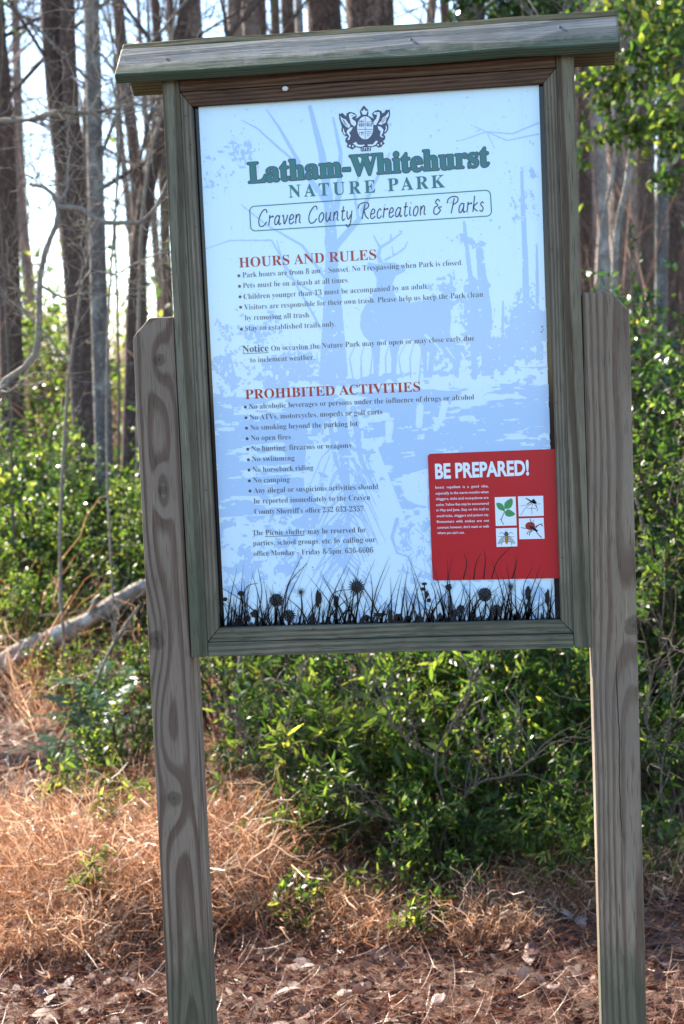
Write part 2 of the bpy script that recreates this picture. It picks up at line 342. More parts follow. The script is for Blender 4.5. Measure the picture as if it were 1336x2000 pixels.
# gable blocks closing the space beneath the ridge over the stiles
iron = flat_mat('rusty_iron', (.05, .035, .03), .6)
def nail(u, v, yy, r=.0025, mat=iron, parent=sign, nrm=(0, -1, 0)):
    c = at(u, v, yy); a_ = np.arange(10)*2*math.pi/10; nv = Vector(nrm).normalized(); q = nv.to_track_quat('Z', 'Y')
    V = [tuple(Vector(c)+q @ Vector((r*math.cos(t), r*math.sin(t), .0006))) for t in a_]+[tuple(Vector(c)+q @ Vector((1.25*r*math.cos(t), 1.25*r*math.sin(t), -.0003))) for t in a_]
    F = [list(range(10))]+[[i, (i+1) % 10, 10+(i+1) % 10, 10+i] for i in range(10)]
    return spart('nail', mesh('nail', V, F), mat)
def roof_y(v_frac): return RY-math.cos(ang)*RL*v_frac
fn = (0, -math.sin(ang), math.cos(ang))
def on_roof(u, v):
    d = FW+(u-668)/FPX*RT-(v-1000)/FPX*UP; n_ = np.array(fn); p0 = np.array([0, RY, RZ]); t = ((p0-CAM)@n_)/(d@n_); return CAM+d*t
for u, v in ((326, 115), (803, 77), (1094, 53)):
    yy = on_roof(u, v)[1]; nail(u, v, yy, .0028, nrm=fn)
# staples in the trim
def staple(u, v, yy, L=.006):
    c = at(u, v, yy); b_ = [(-L/2, -.0006), (L/2, -.0009), (L/2, .0004), (-L/2, .0007)]
    V = [(c[0]+a, c[1]-.0006, c[2]+z) for a, z in b_]+[(c[0]+a, c[1]+.001, c[2]+z) for a, z in b_]
    F = [[0, 1, 2, 3], [4, 7, 6, 5]]+[[i, (i+1) % 4, 4+(i+1) % 4, 4+i] for i in range(4)]
    spart('staple', mesh('staple', V, F), iron)
for u, v in ((363, 226), (372, 282), (381, 443), (391, 672), (402, 957), (1072, 212), (1078, 487), (1088, 786), (1098, 1089), (845, 1225), (1062, 1214), (454, 1232), (612, 1228)):
    staple(u, v, YT-.0002)
cob = flat_mat('white_cocoon', (.6, .62, .62), .8)
import bmesh
bm = bmesh.new(); bmesh.ops.create_icosphere(bm, subdivisions=2, radius=.0045)
for v_ in bm.verts: v_.co *= 1+.35*(random.random()-.5); v_.co.x *= 1.3
me = bpy.data.meshes.new('cocoon'); bm.to_mesh(me); bm.free()
o = spart('cocoon', me, cob); o.location = Vector(at(557, 173, YF-.002))-Vector((0, SY, 0))

# ------------------------------------------------------------------ the printed panel
PX = .310; PT = ZP+.953
pg = G('printed_panel'); p = pg.obj()
drip = pg.ramp(pg.noise(pg.vm('MULTIPLY', p, (60, 1, 3.5)), 1.0, 4, .6), [(.55, (0, 0, 0)), (.75, (.16, .16, .16))]); speck = pg.ramp(pg.noise(p, 260, 2), [(.70, (0, 0, 0)), (.76, (.35, .35, .35))])
pg.set(Base_Color=pg.mix(speck, pg.mix(drip, pg.mix(pg.noise(p, 3, 2), (.54, .77, .95), (.57, .80, .97)), (.42, .55, .62)), (.3, .33, .33)), Roughness=.22); pg.bump(pg.noise(p, 14, 3), .08, .004); pg.b.inputs['Coat Weight'].default_value = .55; pg.b.inputs['Coat Roughness'].default_value = .10
PQ = ((387, 200), (1052, 154), (1085, 1225), (439.5, 1238))
panel = spart('sign_panel', prism('sign_panel', [tuple(at(u, v, 0)[[0, 2]]) for u, v in PQ], 0, .0016, .0004), pg.m)
def ink(name, col, rough=.3):
    g = G(name); g.b.inputs['Specular IOR Level'].default_value = .2; g.set(Base_Color=col, Roughness=rough); g.b.inputs['Coat Weight'].default_value = .55; g.b.inputs['Coat Roughness'].default_value = .10; return g.m
K_TXT = ink('dark_ink', (.06, .075, .10)); K_GRN = ink('green_ink', (.006, .15, .16)); K_NAVY = ink('navy_ink', (.03, .045, .10)); K_RED = ink('red_ink', (.33, .006, .014))
K_BLUE = ink('pale_blue_ink', (.375, .58, .85)); K_BLK = ink('black_ink', (.008, .01, .015)); K_BLK.node_tree.nodes['Principled BSDF'].inputs['Coat Weight'].default_value = .08; K_WHITE = ink('white_ink', (.66, .80, .95))
def pp(u, v): q = at(u, v, 0); return q[0], q[2]
def layer(name, V2, F, mat, lift, parent=panel):
    V = [(x, -lift, z) for x, z in V2]
    return spart_child(name, mesh(name, V, F), mat, parent)
def spart_child(name, me, mat, parent): return obj(name, me, mat, parent)

# woodland picture printed in pale blue: rasterised outlines, merged into runs
GX, GZ = 560, 860
gx = np.linspace(-PX, PX, GX); gz = np.linspace(ZP, PT, GZ); QX, QZ = np.meshgrid(gx, gz)
def fbm(sx, sz, oct=4, seed=0):
    r_ = np.random.default_rng(seed); out = np.zeros(QX.shape); amp = 1; tot = 0
    for o_ in range(oct):
        nxn, nzn = max(2, int(sx*2**o_)), max(2, int(sz*2**o_)); gr = r_.random((nzn+2, nxn+2))
        fx = (QX+PX)/(2*PX)*nxn*.9999; fz = (QZ-ZP)/(PT-ZP)*nzn*.9999
        ix, iz = fx.astype(int), fz.astype(int); tx, tz = fx-ix, fz-iz; tx = tx*tx*(3-2*tx); tz = tz*tz*(3-2*tz)
        out += amp*((gr[iz, ix]*(1-tx)+gr[iz, ix+1]*tx)*(1-tz)+(gr[iz+1, ix]*(1-tx)+gr[iz+1, ix+1]*tx)*tz); tot += amp; amp *= .6
    return out/tot
N1, N2, N3, N4 = fbm(14, 22, 5, 1), fbm(60, 90, 3, 2), fbm(10, 60, 4, 3), fbm(30, 25, 4, 4)
N5 = fbm(130, 190, 2, 6)
M = np.zeros(QX.shape, bool)
def poly_mask(pts):
    q = [pp(*a) for a in pts]; m_ = np.zeros(QX.shape, bool); n = len(q)
    for i in range(n):
        (xa, za), (xb, zb) = q[i], q[(i+1) % n]
        if abs(zb-za) < 1e-9: continue
        cnd = (za > QZ) != (zb > QZ); m_ ^= cnd & (QX < (xb-xa)*(QZ-za)/(zb-za)+xa)
    return m_
def line_mask(pts, w0, w1):
    q = [np.array(pp(*a)) for a in pts]; m_ = np.zeros(QX.shape, bool); n = len(q)-1
    for i in range(n):
        a, b = q[i], q[i+1]; d = b-a; L2 = d@d+1e-12
        t = np.clip(((QX-a[0])*d[0]+(QZ-a[1])*d[1])/L2, 0, 1); tt = (i+t)/n
        m_ |= (QX-a[0]-t*d[0])**2+(QZ-a[1]-t*d[1])**2 < ((w0+(w1-w0)*tt)/1100)**2
    return m_
def blob(u, v, ru, rv): x, z = pp(u, v); return np.exp(-(((QX-x)/(ru/1090))**2+((QZ-z)/(rv/1090))**2))
# water and bank
def zrow(v): return pp(740, v)[1]
bank = zrow(745)
M |= (QZ < zrow(765)) & (N3 > .40) & (QZ > zrow(1000))
M |= (QZ < zrow(730)) & (QZ > zrow(765)) & (N3+N2*.4 > .72)
M |= (QZ < zrow(1000)) & (N1*.6+N2*.5 > .56+.10*(zrow(1000)-QZ)/.2)
# foliage masses
for u, v, ru, rv, s_ in ((450, 300, 70, 60, 1), (410, 330, 50, 90, .9), (480, 660, 90, 70, 1.2), (440, 720, 60, 80, 1.1), (570, 720, 110, 60, 1.3), (620, 600, 50, 90, .7),
                         (880, 570, 70, 60, 1), (895, 465, 45, 22, 1.1), (935, 480, 30, 20, 1.1), (930, 620, 50, 130, 1.3), (1010, 400, 60, 90, .9), (1040, 320, 40, 110, .8), (1030, 640, 70, 90, 1.4), (960, 690, 130, 50, 1.4), (740, 590, 60, 70, .8), (690, 680, 60, 50, .8), (850, 700, 60, 60, 1.0), (1045, 480, 30, 60, .7), (400, 560, 30, 90, .8)):
    M |= (blob(u, v, ru, rv)*s_*.46+N1*.40+N2*.40+N5*.35 > 1.03)
# light gap: misty tree trunk at left
M &= ~poly_mask([(425, 590), (455, 600), (520, 770), (470, 775)]) | (N2 > .62)
# trees
def tree_p(pts, w0, w1):
    global M
    M |= line_mask(pts, w0, w1) & (N2 > .22)
tree_p([(640, 730), (645, 600), (648, 480), (640, 380), (628, 300), (605, 210)], 17, 4)
tree_p([(668, 730), (655, 560), (640, 470), (660, 390), (665, 300), (650, 230)], 11, 2)
tree_p([(648, 490), (700, 430), (725, 370), (760, 300)], 7, 1.5); tree_p([(640, 400), (590, 330), (545, 250), (520, 215)], 6, 1)
tree_p([(590, 330), (500, 250), (470, 235)], 2.5, .8); tree_p([(645, 560), (590, 480), (520, 440), (470, 400)], 3, 1); tree_p([(655, 600), (560, 540), (540, 470)], 2.5, 1)
tree_p([(700, 430), (690, 370), (720, 300)], 3, 1); tree_p([(625, 640), (580, 560), (530, 470), (450, 470), (400, 487)], 2.5, .8)
tree_p([(926, 740), (922, 570), (913, 500), (906, 435)], 6, 3); tree_p([(952, 740), (950, 610), (941, 540), (936, 490)], 12, 7)
tree_p([(1030, 700), (1025, 500), (1018, 330)], 8, 3); tree_p([(1050, 700), (1048, 480)], 5, 2); tree_p([(980, 750), (982, 590)], 5, 2)
tree_p([(1053, 240), (1000, 262), (950, 258), (900, 275)], 1.8, .8); tree_p([(1053, 262), (990, 275), (950, 258), (920, 245)], 1.5, .8); tree_p([(950, 258), (965, 290)], 1.2, .6)
# stag
body = [(705, 600), (702, 575), (712, 590), (722, 560), (735, 530), (732, 512), (718, 510), (716, 515), (745, 520)]
stag = [(703, 640), (704, 615), (712, 598), (724, 585), (735, 560), (735, 545), (729, 532), (717, 524), (718, 513), (738, 517), (752, 513), (772, 514), (792, 526), (790, 531), (772, 540), (764, 560), (775, 585), (800, 592), (840, 585), (865, 583), (878, 592), (881, 620), (878, 650), (886, 680), (897, 705), (895, 748), (888, 748), (884, 712), (868, 690), (858, 678), (848, 700), (842, 750), (828, 750), (826, 715), (820, 676), (800, 662), (785, 664), (776, 690), (771, 750), (763, 750), (764, 700), (758, 668), (743, 662), (741, 700), (738, 750), (730, 750), (729, 700), (722, 668), (709, 655)]
M |= poly_mask(stag)
for pts, a, b in (([(744, 516), (738, 500), (742, 484), (762, 472), (784, 455)], 4.5, 1.5), ([(742, 484), (735, 472), (729, 460)], 2.5, 1), ([(752, 508), (775, 496), (790, 485), (796, 472)], 2.5, 1), ([(768, 500), (765, 482)], 2, .8), ([(762, 472), (763, 460)], 2, 1)):
    M |= line_mask(pts, a, b)
M &= ~(line_mask([(830, 655), (850, 672), (866, 692)], 2.5, 1) | line_mask([(836, 690), (834, 725)], 2.5, 1) | line_mask([(872, 680), (886, 700)], 2, 1))
for a in range(9):                                   # saplings behind the stag
    u0 = 690+a*16; M |= line_mask([(u0, 745), (u0-8+6*(a % 3), 700), (u0+6, 670)], 1.6, .7)
# reflections: fans of upside-down branches
r2 = np.random.default_rng(5)
Wt = poly_mask([(600, 830), (720, 830), (790, 1010), (760, 1040), (790, 1180), (560, 1180), (590, 1000)]); M &= ~(Wt & (N1 < .62))
M |= line_mask([(665, 790), (672, 900), (680, 1000), (672, 1120)], 12, 3) | line_mask([(690, 800), (705, 900), (735, 960)], 7, 2) | line_mask([(640, 800), (655, 900), (676, 960)], 5, 3)
for k in range(70):
    v0 = 850+r2.random()*260; u0 = 672+r2.normal()*10; s_ = 1 if r2.random() < .5 else -1; L = 40+r2.random()*70
    M |= line_mask([(u0, v0), (u0+s_*L*.35, v0+L*.35), (u0+s_*L*.7, v0+L*(.9+.5*r2.random()))], 2.0, .6)
deer = [(775, 800), (835, 800), (850, 830), (862, 850), (900, 860), (930, 868), (930, 905), (880, 925), (800, 930), (755, 905), (745, 870), (758, 850), (765, 830)]
M |= poly_mask(deer); M &= ~(line_mask([(868, 790), (862, 815), (850, 838)], 8, 5) | line_mask([(820, 795), (818, 830)], 7, 7) | line_mask([(760, 830), (758, 860)], 9, 6))
big = poly_mask([(780, 945), (800, 925), (835, 915), (835, 990), (810, 985), (792, 975)]); M &= ~big
M &= ~(poly_mask([(770, 1030), (835, 990), (845, 1125), (835, 1160), (700, 1160), (700, 1110)]) & (N2 < .60))
M |= line_mask([(775, 1015), (765, 1050), (775, 1080), (800, 1090)], 4, 1.5)
for k in range(26):
    u0, v0 = 790+r2.random()*50, 1010+r2.random()*110; M |= line_mask([(u0, v0), (u0+8*r2.normal(), v0+12), (u0+16*r2.normal(), v0+26)], 1.1, .5)
# ripples: light flecks
for k in range(90):
    u0, v0 = 430+r2.random()*620, 790+r2.random()*200; L = 5+r2.random()*26
    M &= ~(line_mask([(u0, v0), (u0+L, v0-L*.06+r2.normal())], 1.0, 2.8) & (N2 < .58))
M &= ~(line_mask([(760, 750), (1078, 738)], 9, 9) & (N2 < .60))
# speckled edges
M ^= (fbm(150, 230, 1, 9) > .93) & (N1 > .45)
M &= poly_mask(PQ)
Vr, Fr = [], []
for jz in range(0, GZ-1):
    row = M[jz]; dd = np.diff(np.concatenate([[0], row.astype(np.int8), [0]])); s0 = np.where(dd == 1)[0]; s1 = np.where(dd == -1)[0]
    for a, b in zip(s0, s1):
        if b-a < 1: continue
        xa = gx[a]; xb = gx[min(b, GX-1)]; k = len(Vr)
        if xb <= xa: continue
        Vr += [(xa, -.0002, gz[jz]), (xb, -.0002, gz[jz]), (xb, -.0002, gz[jz+1]), (xa, -.0002, gz[jz+1])]; Fr.append((k, k+1, k+2, k+3))
obj('woodland_print', mesh('woodland_print', Vr, np.array(Fr)), K_BLUE, panel)

# lettering
def serif(s_):
    o_ = ''
    for c_ in s_:
        if 'A' <= c_ <= 'Z': o_ += chr(0x1D400+ord(c_)-65)
        elif 'a' <= c_ <= 'z': o_ += chr(0x1D41A+ord(c_)-97)
        elif '0' <= c_ <= '9': o_ += chr(0x1D7CE+ord(c_)-48)
        else: o_ += c_
    return o_
DG = None
def glyphs(s_, offset=0, res=3, wspace=1.0, cspace=1.0):
    c_ = bpy.data.curves.new('lettering', 'FONT'); c_.body = s_; c_.offset = offset; c_.resolution_u = res; c_.fill_mode = 'FRONT'
    c_.space_word = wspace; c_.space_character = cspace
    o_ = bpy.data.objects.new('lettering', c_); COL.objects.link(o_)
    dg = bpy.context.evaluated_depsgraph_get(); ev = o_.evaluated_get(dg); me_ = ev.to_mesh()
    V = np.zeros(len(me_.vertices)*3, np.float32); me_.vertices.foreach_get('co', V); V = V.reshape(-1, 3)[:, :2].copy()
    F = [tuple(p_.vertices) for p_ in me_.polygons]; ev.to_mesh_clear(); bpy.data.objects.remove(o_); bpy.data.curves.remove(c_)
    return V, F
CAPS = {}
def cap(ser):
    if ser not in CAPS: V, F = glyphs(serif('H') if ser else 'H'); CAPS[ser] = V[:, 1].max()
    return CAPS[ser]
def line_text(s_, a, b, caph, mat, name='text_line', ser=True, offset=0, lift=.0006, parent=None, justify=False, cspace=1.0, zoff=0, just_w=None):
    """s_ along the base line from photo point a to b on the panel, capitals caph photo pixels high"""
    body_ = serif(s_) if ser else s_; V, F = glyphs(body_, offset, 2 if caph < 14 else 4, cspace=cspace)
    A = np.array(pp(*a)); B = np.array(pp(*b)); L = np.linalg.norm(B-A); k = (caph/1087.)/cap(ser)
    if justify:      # stretch the word spaces, keep the glyph width
        V2, _ = glyphs(body_, offset, 2, 2.0); w1 = np.ptp(V[:, 0]); w2 = np.ptp(V2[:, 0]); ws = 1+((L/(k*justify))-w1)/max(w2-w1, 1e-6)
        V, F = glyphs(body_, offset, 2, max(ws, .95))
    x = (V[:, 0]-V[:, 0].min())/np.ptp(V[:, 0]); d = (B-A); nrm = np.array([-d[1], d[0]])/L
    P2 = A+x[:, None]*d+(V[:, 1]*k)[:, None]*nrm
    return layer(name, P2.tolist(), F, mat, lift, parent or panel)
# --- title
def bold_text(s_, a, b, caph, rad, nd, mat, name, lift):
    """heavy slab lettering: one glyph outline struck several times round a small circle"""
    V, F = glyphs(serif(s_), 0, 4); A = np.array(pp(*a)); B = np.array(pp(*b)); L = np.linalg.norm(B-A); k = (caph/1087.)/cap(True); d = (B-A)/L; nrm = np.array([-d[1], d[0]])
    x = (V[:, 0]-V[:, 0].min())/np.ptp(V[:, 0])*L; P2 = A+x[:, None]*d+(V[:, 1]*k)[:, None]*nrm; VV, FF = [], []
    for j in range(nd+1):
        t = 2*math.pi*j/max(nd, 1); o_ = (d*math.cos(t)+nrm*math.sin(t))*(rad/1087 if j < nd else 0); q = len(VV)
        VV += [(x_, -lift-j*1.2e-5, z_) for x_, z_ in (P2+o_).tolist()]; FF += [tuple(q+i for i in f) for f in F]
    return obj(name, mesh(name, VV, FF), mat, panel)
bold_text('Latham-Whitehurst', (486.5, 357), (955, 324), 38, 2.7, 14, K_NAVY, 'title_outline', .0005)
bold_text('Latham-Whitehurst', (486.5, 357), (955, 324), 38, 1.1, 10, K_GRN, 'title_lettering', .0008)
line_text('NATURE', (564.7, 386), (733, 376), 24, K_GRN, 'title_lettering', offset=.004, cspace=1.4); line_text('PARK', (758, 373.5), (869.6, 365.8), 24, K_GRN, 'title_lettering', offset=.004, cspace=1.3)
# rounded outline box
def strokes(lines, w_, mat, name, lift=.0006, parent=None):
    """2-D ribbons along panel-space polylines; w_ = half width in metres (scalar or per line taper)"""
    V, F = [], []
    for q in lines:
        ww = w_
        if isinstance(q, tuple): q, ww = q
        q = np.asarray(q, float); t = np.gradient(q, axis=0); t /= np.linalg.norm(t, axis=1, keepdims=True)+1e-9; nn = np.stack([-t[:, 1], t[:, 0]], 1)
        wv = np.linspace(ww[0], ww[1], len(q)) if isinstance(ww, (tuple, list)) else np.full(len(q), ww)
        k = len(V); V += (q+nn*wv[:, None]).tolist()+(q-nn*wv[:, None]).tolist(); n = len(q)
        F += [(k+i, k+i+1, k+n+i+1, k+n+i) for i in range(n-1)]
    return layer(name, V, F, mat, lift, parent or panel)
A, B, C_, D = [np.array(pp(*q)) for q in ((487.5, 403.5), (957.5, 371), (960.5, 421.5), (490, 451.5))]
def rrect(A, B, C_, D, r):
    out = []
    Q = [A, B, C_, D]
    for i in range(4):
        P0, Pm, Pn = Q[i-1], Q[i], Q[(i+1) % 4]; a = (P0-Pm)/np.linalg.norm(P0-Pm); b = (Pn-Pm)/np.linalg.norm(Pn-Pm)
        for t in np.linspace(0, math.pi/2, 7): out.append(Pm+(a*(1-math.sin(t))+b*(1-math.cos(t)))*r)
    return np.array(out)
rb = rrect(A, B, C_, D, .0085); strokes([np.vstack([rb, rb[:2]])], .00085, K_GRN, 'title_box')
SC = {'C': (1.12, [[(1.0, 1.35), (.85, 1.72), (.5, 1.62), (.15, 1.05), (.06, .4), (.3, -.05), (.7, .0), (1.05, .4)]]),
 'r': (.62, [[(.1, 0), (.14, .5), (.16, 1.08), (.22, .84), (.55, .98), (.56, .82)]]),
 'a': (.86, [[(.62, .85), (.36, 1.0), (.1, .6), (.14, .08), (.38, .08), (.62, .6)], [(.65, 1.0), (.6, .3), (.7, 0), (.86, .15)]]),
 'v': (.74, [[(.02, .85), (.14, .98), (.24, .5), (.32, .03), (.56, .5), (.66, 1.0)]]),
 'e': (.68, [[(.1, .45), (.5, .58), (.5, .92), (.28, 1.0), (.1, .6), (.12, .12), (.36, 0), (.66, .25)]]),
 'n': (.8, [[(.1, 1.0), (.1, 0)], [(.1, .55), (.36, 1.0), (.56, .8), (.54, .2), (.74, .02)]]),
 'o': (.74, [[(.36, 1), (.1, .62), (.14, .1), (.38, .0), (.62, .45), (.55, .92), (.36, 1)]]),
 'u': (.84, [[(.1, 1), (.1, .3), (.28, 0), (.58, .5)], [(.62, 1), (.58, .22), (.78, .06)]]),
 't': (.6, [[(.3, 1.5), (.22, .35), (.34, 0), (.58, .18)], [(.04, 1), (.54, 1.03)]]),
 'y': (.78, [[(.08, 1), (.12, .38), (.32, .1), (.6, .6)], [(.66, 1), (.58, -.3), (.3, -.72), (.04, -.45)]]),
 'R': (1.2, [[(.6, 1.6), (.48, .8), (.36, 0)], [(-.2, 1.15), (-.1, 1.55), (.4, 1.75), (.95, 1.68), (1.0, 1.25), (.5, .92)], [(.55, .9), (.8, .3), (1.15, .0)]]),
 'c': (.64, [[(.55, .8), (.36, 1), (.1, .58), (.16, .08), (.4, .0), (.62, .25)]]),
 'i': (.38, [[(.12, 1), (.12, .22), (.34, .04)], [(.17, 1.36), (.18, 1.46)]]),
 'P': (1.08, [[(.6, 1.6), (.48, .8), (.36, 0)], [(-.2, 1.1), (-.1, 1.55), (.4, 1.78), (.98, 1.66), (1.0, 1.2), (.5, .9)]]),
 'k': (.72, [[(.16, 1.7), (.1, 0)], [(.58, .98), (.14, .5), (.66, .02)]]),
 's': (.58, [[(.5, .86), (.3, 1.0), (.14, .75), (.46, .35), (.34, .0), (.04, .14)]]),
 '&': (1.0, [[(.7, 1.35), (.45, 1.6), (.2, 1.3), (.5, .95), (.12, .7), (.1, .15), (.5, 0), (.85, .4), (.6, .72), (1.0, .75)]]), ' ': (.62, [])}
x = 0; ls = []
for ch in 'Craven County Recreation & Parks':
    adv, st = SC[ch]
    for q in st: ls.append(spline([(a+x+b*.14, b) for a, b in q], 4*len(q)))
    x += adv+.1
tot = x-.1
A = np.array(pp(504, 441.5)); B = np.array(pp(945, 412.5)); d = (B-A)/tot; nn = np.array([-d[1], d[0]])/np.linalg.norm(d)*(18.0/1087)
strokes([A+q[:, :1]*d+q[:, 1:]*nn for q in ls], .0010, K_NAVY, 'script_lettering')
line_text('HOURS AND RULES', (467.5, 522.8), (735, 506.5), 19.3, K_RED, 'heading', offset=-.004)
line_text('PROHIBITED ACTIVITIES', (479.5, 779.6), (821, 764.4), 18.6, K_RED, 'heading', offset=-.002)
BH = 10.6
for s_, a, b in (('Park hours are from 8 am – Sunset. No Trespassing when Park is closed.', (474, 542.3), (903.4, 517.6)),
    ('Pets must be on a leash at all times.', (474.9, 562.9), (681.5, 551.8)), ('Children younger than 13 must be accompanied by an adult.', (476, 584.7), (836.7, 563.9)),
    ('Visitors are responsible for their own trash. Please help us keep the Park clean', (477.3, 605.3), (943.5, 579.6)), ('by removing all trash.', (478.6, 625.9), (606.2, 619.7)),
    ('Stay on established trails only.', (479, 646.5), (656, 637.8)), ('On occasion the Nature Park may not open or may close early due', (530, 685.4), (926.7, 665)),
    ('to inclement weather.', (488.9, 708.2), (614, 702.5)),
    ('No alcoholic beverages or persons under the influence of drugs or alcohol', (486.8, 799.2), (926, 780.2)), ('No ATVs, motorcycles, mopeds or golf carts', (488, 820.2), (746.8, 809)),
    ('No smoking beyond the parking lot', (489.3, 840.3), (699, 832.1)), ('No open fires', (490.5, 860.5), (568, 858)), ('No hunting, firearms or weapons', (491.3, 881.5), (686, 874.5)),
    ('No swimming', (492.2, 901.5), (575.5, 899.2)), ('No horseback riding', (493.4, 922.3), (612, 918.1)), ('No camping', (494.6, 942.8), (566, 941.2)),
    ('Any illegal or suspicious activities should', (495.9, 963), (738.6, 955.2)), ('be reported immediately to the Craven', (495.9, 983.6), (722.9, 976.2)), ('County Sherriff’s office 252 633-2357.', (497.1, 1004.2), (713, 998.4)),
    ('The Picnic shelter may be reserved for', (493.4, 1045.8), (715, 1039.6)), ('parties, school groups, etc. by calling our', (494.6, 1065.7), (733.6, 1058.5)), ('office Monday – Friday 8-5pm. 636-6606', (495.9, 1086.1), (729, 1079.1))):
    line_text(s_, a, b, BH, K_TXT, offset=-.011)
line_text('Notice', (474, 688.7), (524.7, 686), 13.8, K_TXT, 'heading', offset=-.002)
strokes([[pp(474, 691.2), pp(524.7, 688.6)]], .0005, K_TXT, 'underline'); strokes([[pp(517.7, 1048.2), pp(594.7, 1045)]], .0005, K_TXT, 'underline')
def discs(cs, r, mat, name, lift=.0006, parent=None, n=12):
    V, F = [], []
    for c_ in cs:
        cx, cz = pp(*c_[:2]); rr = c_[2]/1087 if len(c_) > 2 else r; k = len(V)
        V += [(cx+rr*math.cos(t), cz+rr*math.sin(t)) for t in np.arange(n)*2*math.pi/n]; F.append(tuple(range(k, k+n)))
    return layer(name, V, F, mat, lift, parent or panel)
for b_ in ((466.6, 538.6), (467.9, 559.2), (469, 579.8), (470, 600), (471.6, 643.2), (479.4, 795), (480.6, 816), (481.5, 836.2), (482.7, 856.8), (483.9, 877.4), (485.2, 898), (486.4, 918.1), (487.2, 939.1), (488.5, 958.9)):
    discs([b_], .0028, K_TXT, 'bullet_point')

# county crest: supporters, shield, crown, ribbon and date
def zc(x, y): return pp(640+x/9.543, 190+y/9.543)
def zpoly(polys, mat, name, lift):
    V, F = [], []
    for q in polys: k = len(V); V += [zc(*a) for a in q]; F.append(tuple(range(k, k+len(q))))
    return layer(name, V, F, mat, lift)
def tri_poly(q):      # ear-clip through mathutils so that concave outlines fill correctly
    from mathutils.geometry import tessellate_polygon
    return tessellate_polygon([[Vector((a[0], a[1], 0)) for a in q]])
def zfill(polys, mat, name, lift):
    V, F = [], []
    for q in polys:
        k = len(V); t = tri_poly(q); V += [zc(*a) for a in q]; F += [tuple(k+i for i in f) for f in t]
    return layer(name, V, F, mat, lift)
crest_out = [(210, 295), (240, 310), (270, 288), (305, 320), (345, 360), (355, 300), (410, 272), (500, 292), (545, 345), (520, 405), (560, 380), (615, 345), (600, 260), (635, 205), (660, 165), (690, 160), (715, 200), (755, 235), (760, 300), (752, 340), (830, 380), (865, 400), (835, 340), (830, 300), (880, 255), (945, 233), (1005, 260), (1015, 300), (1060, 280), (1085, 228), (1115, 240), (1155, 225), (1165, 300), (1155, 370), (1110, 470), (1135, 540), (1130, 600), (1095, 660), (1045, 690), (1075, 725), (1070, 780), (1030, 820), (1065, 865), (1030, 885), (1000, 925), (950, 940), (905, 910), (805, 935), (805, 1000), (620, 1010), (612, 945), (520, 930), (465, 975), (400, 945), (355, 920), (370, 870), (330, 820), (335, 760), (375, 740), (300, 700), (255, 620), (265, 560), (240, 470), (215, 400)]
zfill([crest_out], K_NAVY, 'crest', .0006)
sh = [(700+150*math.cos(t)*(1 if math.sin(t) < .1 else 1.0), 570-215*math.sin(t)) for t in np.linspace(0, 2*math.pi, 28, endpoint=False)]
lightp = [sh,
 [(235, 350), (280, 395), (340, 415), (380, 480), (425, 520), (400, 570), (350, 555), (300, 500), (255, 430)],
 [(400, 310), (450, 300), (520, 335), (515, 355), (470, 365), (450, 400), (520, 450), (535, 500), (500, 545), (440, 500), (415, 420), (400, 360)],
 [(430, 560), (470, 560), (440, 620), (400, 660), (430, 720), (400, 800), (370, 790), (405, 730), (355, 660), (370, 610)],
 [(1140, 270), (1140, 340), (1100, 400), (1080, 470), (1000, 515), (945, 500), (1000, 440), (1030, 380), (1090, 340)],
 [(965, 275), (975, 330), (960, 400), (940, 450), (900, 520), (850, 510), (860, 450), (905, 400), (925, 330), (880, 320), (850, 310), (880, 280)],
 [(930, 540), (990, 550), (1040, 600), (1030, 660), (1000, 720), (1050, 745), (1010, 750), (975, 720), (990, 640), (950, 600)],
 [(640, 290), (620, 250), (650, 260), (680, 215), (710, 260), (745, 245), (730, 300), (720, 325), (655, 325)],
 [(470, 860), (530, 830), (560, 880), (620, 890), (680, 880), (690, 900), (620, 925), (540, 915)],
 [(745, 880), (840, 880), (900, 810), (940, 820), (900, 880), (830, 915), (750, 905)],
 [(395, 890), (425, 885), (430, 925), (405, 925)], [(460, 895), (490, 900), (480, 935), (460, 930)], [(925, 880), (950, 875), (955, 905), (930, 905)], [(985, 850), (1010, 840), (1015, 880), (990, 885)],
 [(285, 590), (300, 580), (310, 640), (340, 690), (315, 695), (290, 650)], [(1085, 520), (1105, 550), (1100, 610), (1070, 650), (1060, 640), (1085, 590)]]
zfill(lightp, K_WHITE, 'crest_figures', .0008)
gl = []
for a, b in (((700, 365), (700, 780)), ((545, 500), (850, 500)), ((560, 600), (845, 600)), ((590, 450), (670, 450)), ((600, 430), (600, 560)), ((630, 430), (630, 560)), ((662, 430), (662, 560)), ((575, 525), (680, 525)), ((740, 450), (740, 550)), ((790, 450), (815, 450)), ((770, 450), (770, 550)), ((815, 450), (815, 550)), ((720, 530), (820, 530)), ((590, 640), (590, 700)), ((630, 640), (630, 710)), ((660, 640), (660, 710)), ((610, 660), (680, 660)), ((720, 640), (820, 640)), ((715, 670), (820, 670)), ((740, 690), (740, 730)), ((770, 690), (770, 730)), ((480, 725), (600, 745)), ((900, 695), (800, 740)), ((300, 430), (370, 540)), ((280, 410), (330, 520)), ((1100, 380), (1010, 490)), ((1080, 360), (1000, 460)), ((440, 340), (480, 345)), ((905, 300), (930, 305))):
    gl.append(np.array([zc(*a), zc(*b)]))
strokes(gl, .00045, K_NAVY, 'crest_lines', .001)
V, F = glyphs('1712', .01, 3); V = (V-V.min(0))/np.ptp(V, axis=0); A_, B_ = np.array(zc(632, 998)), np.array(zc(790, 990)); d_ = B_-A_; n_ = np.array([-d_[1], d_[0]])/np.linalg.norm(d_)*.0058
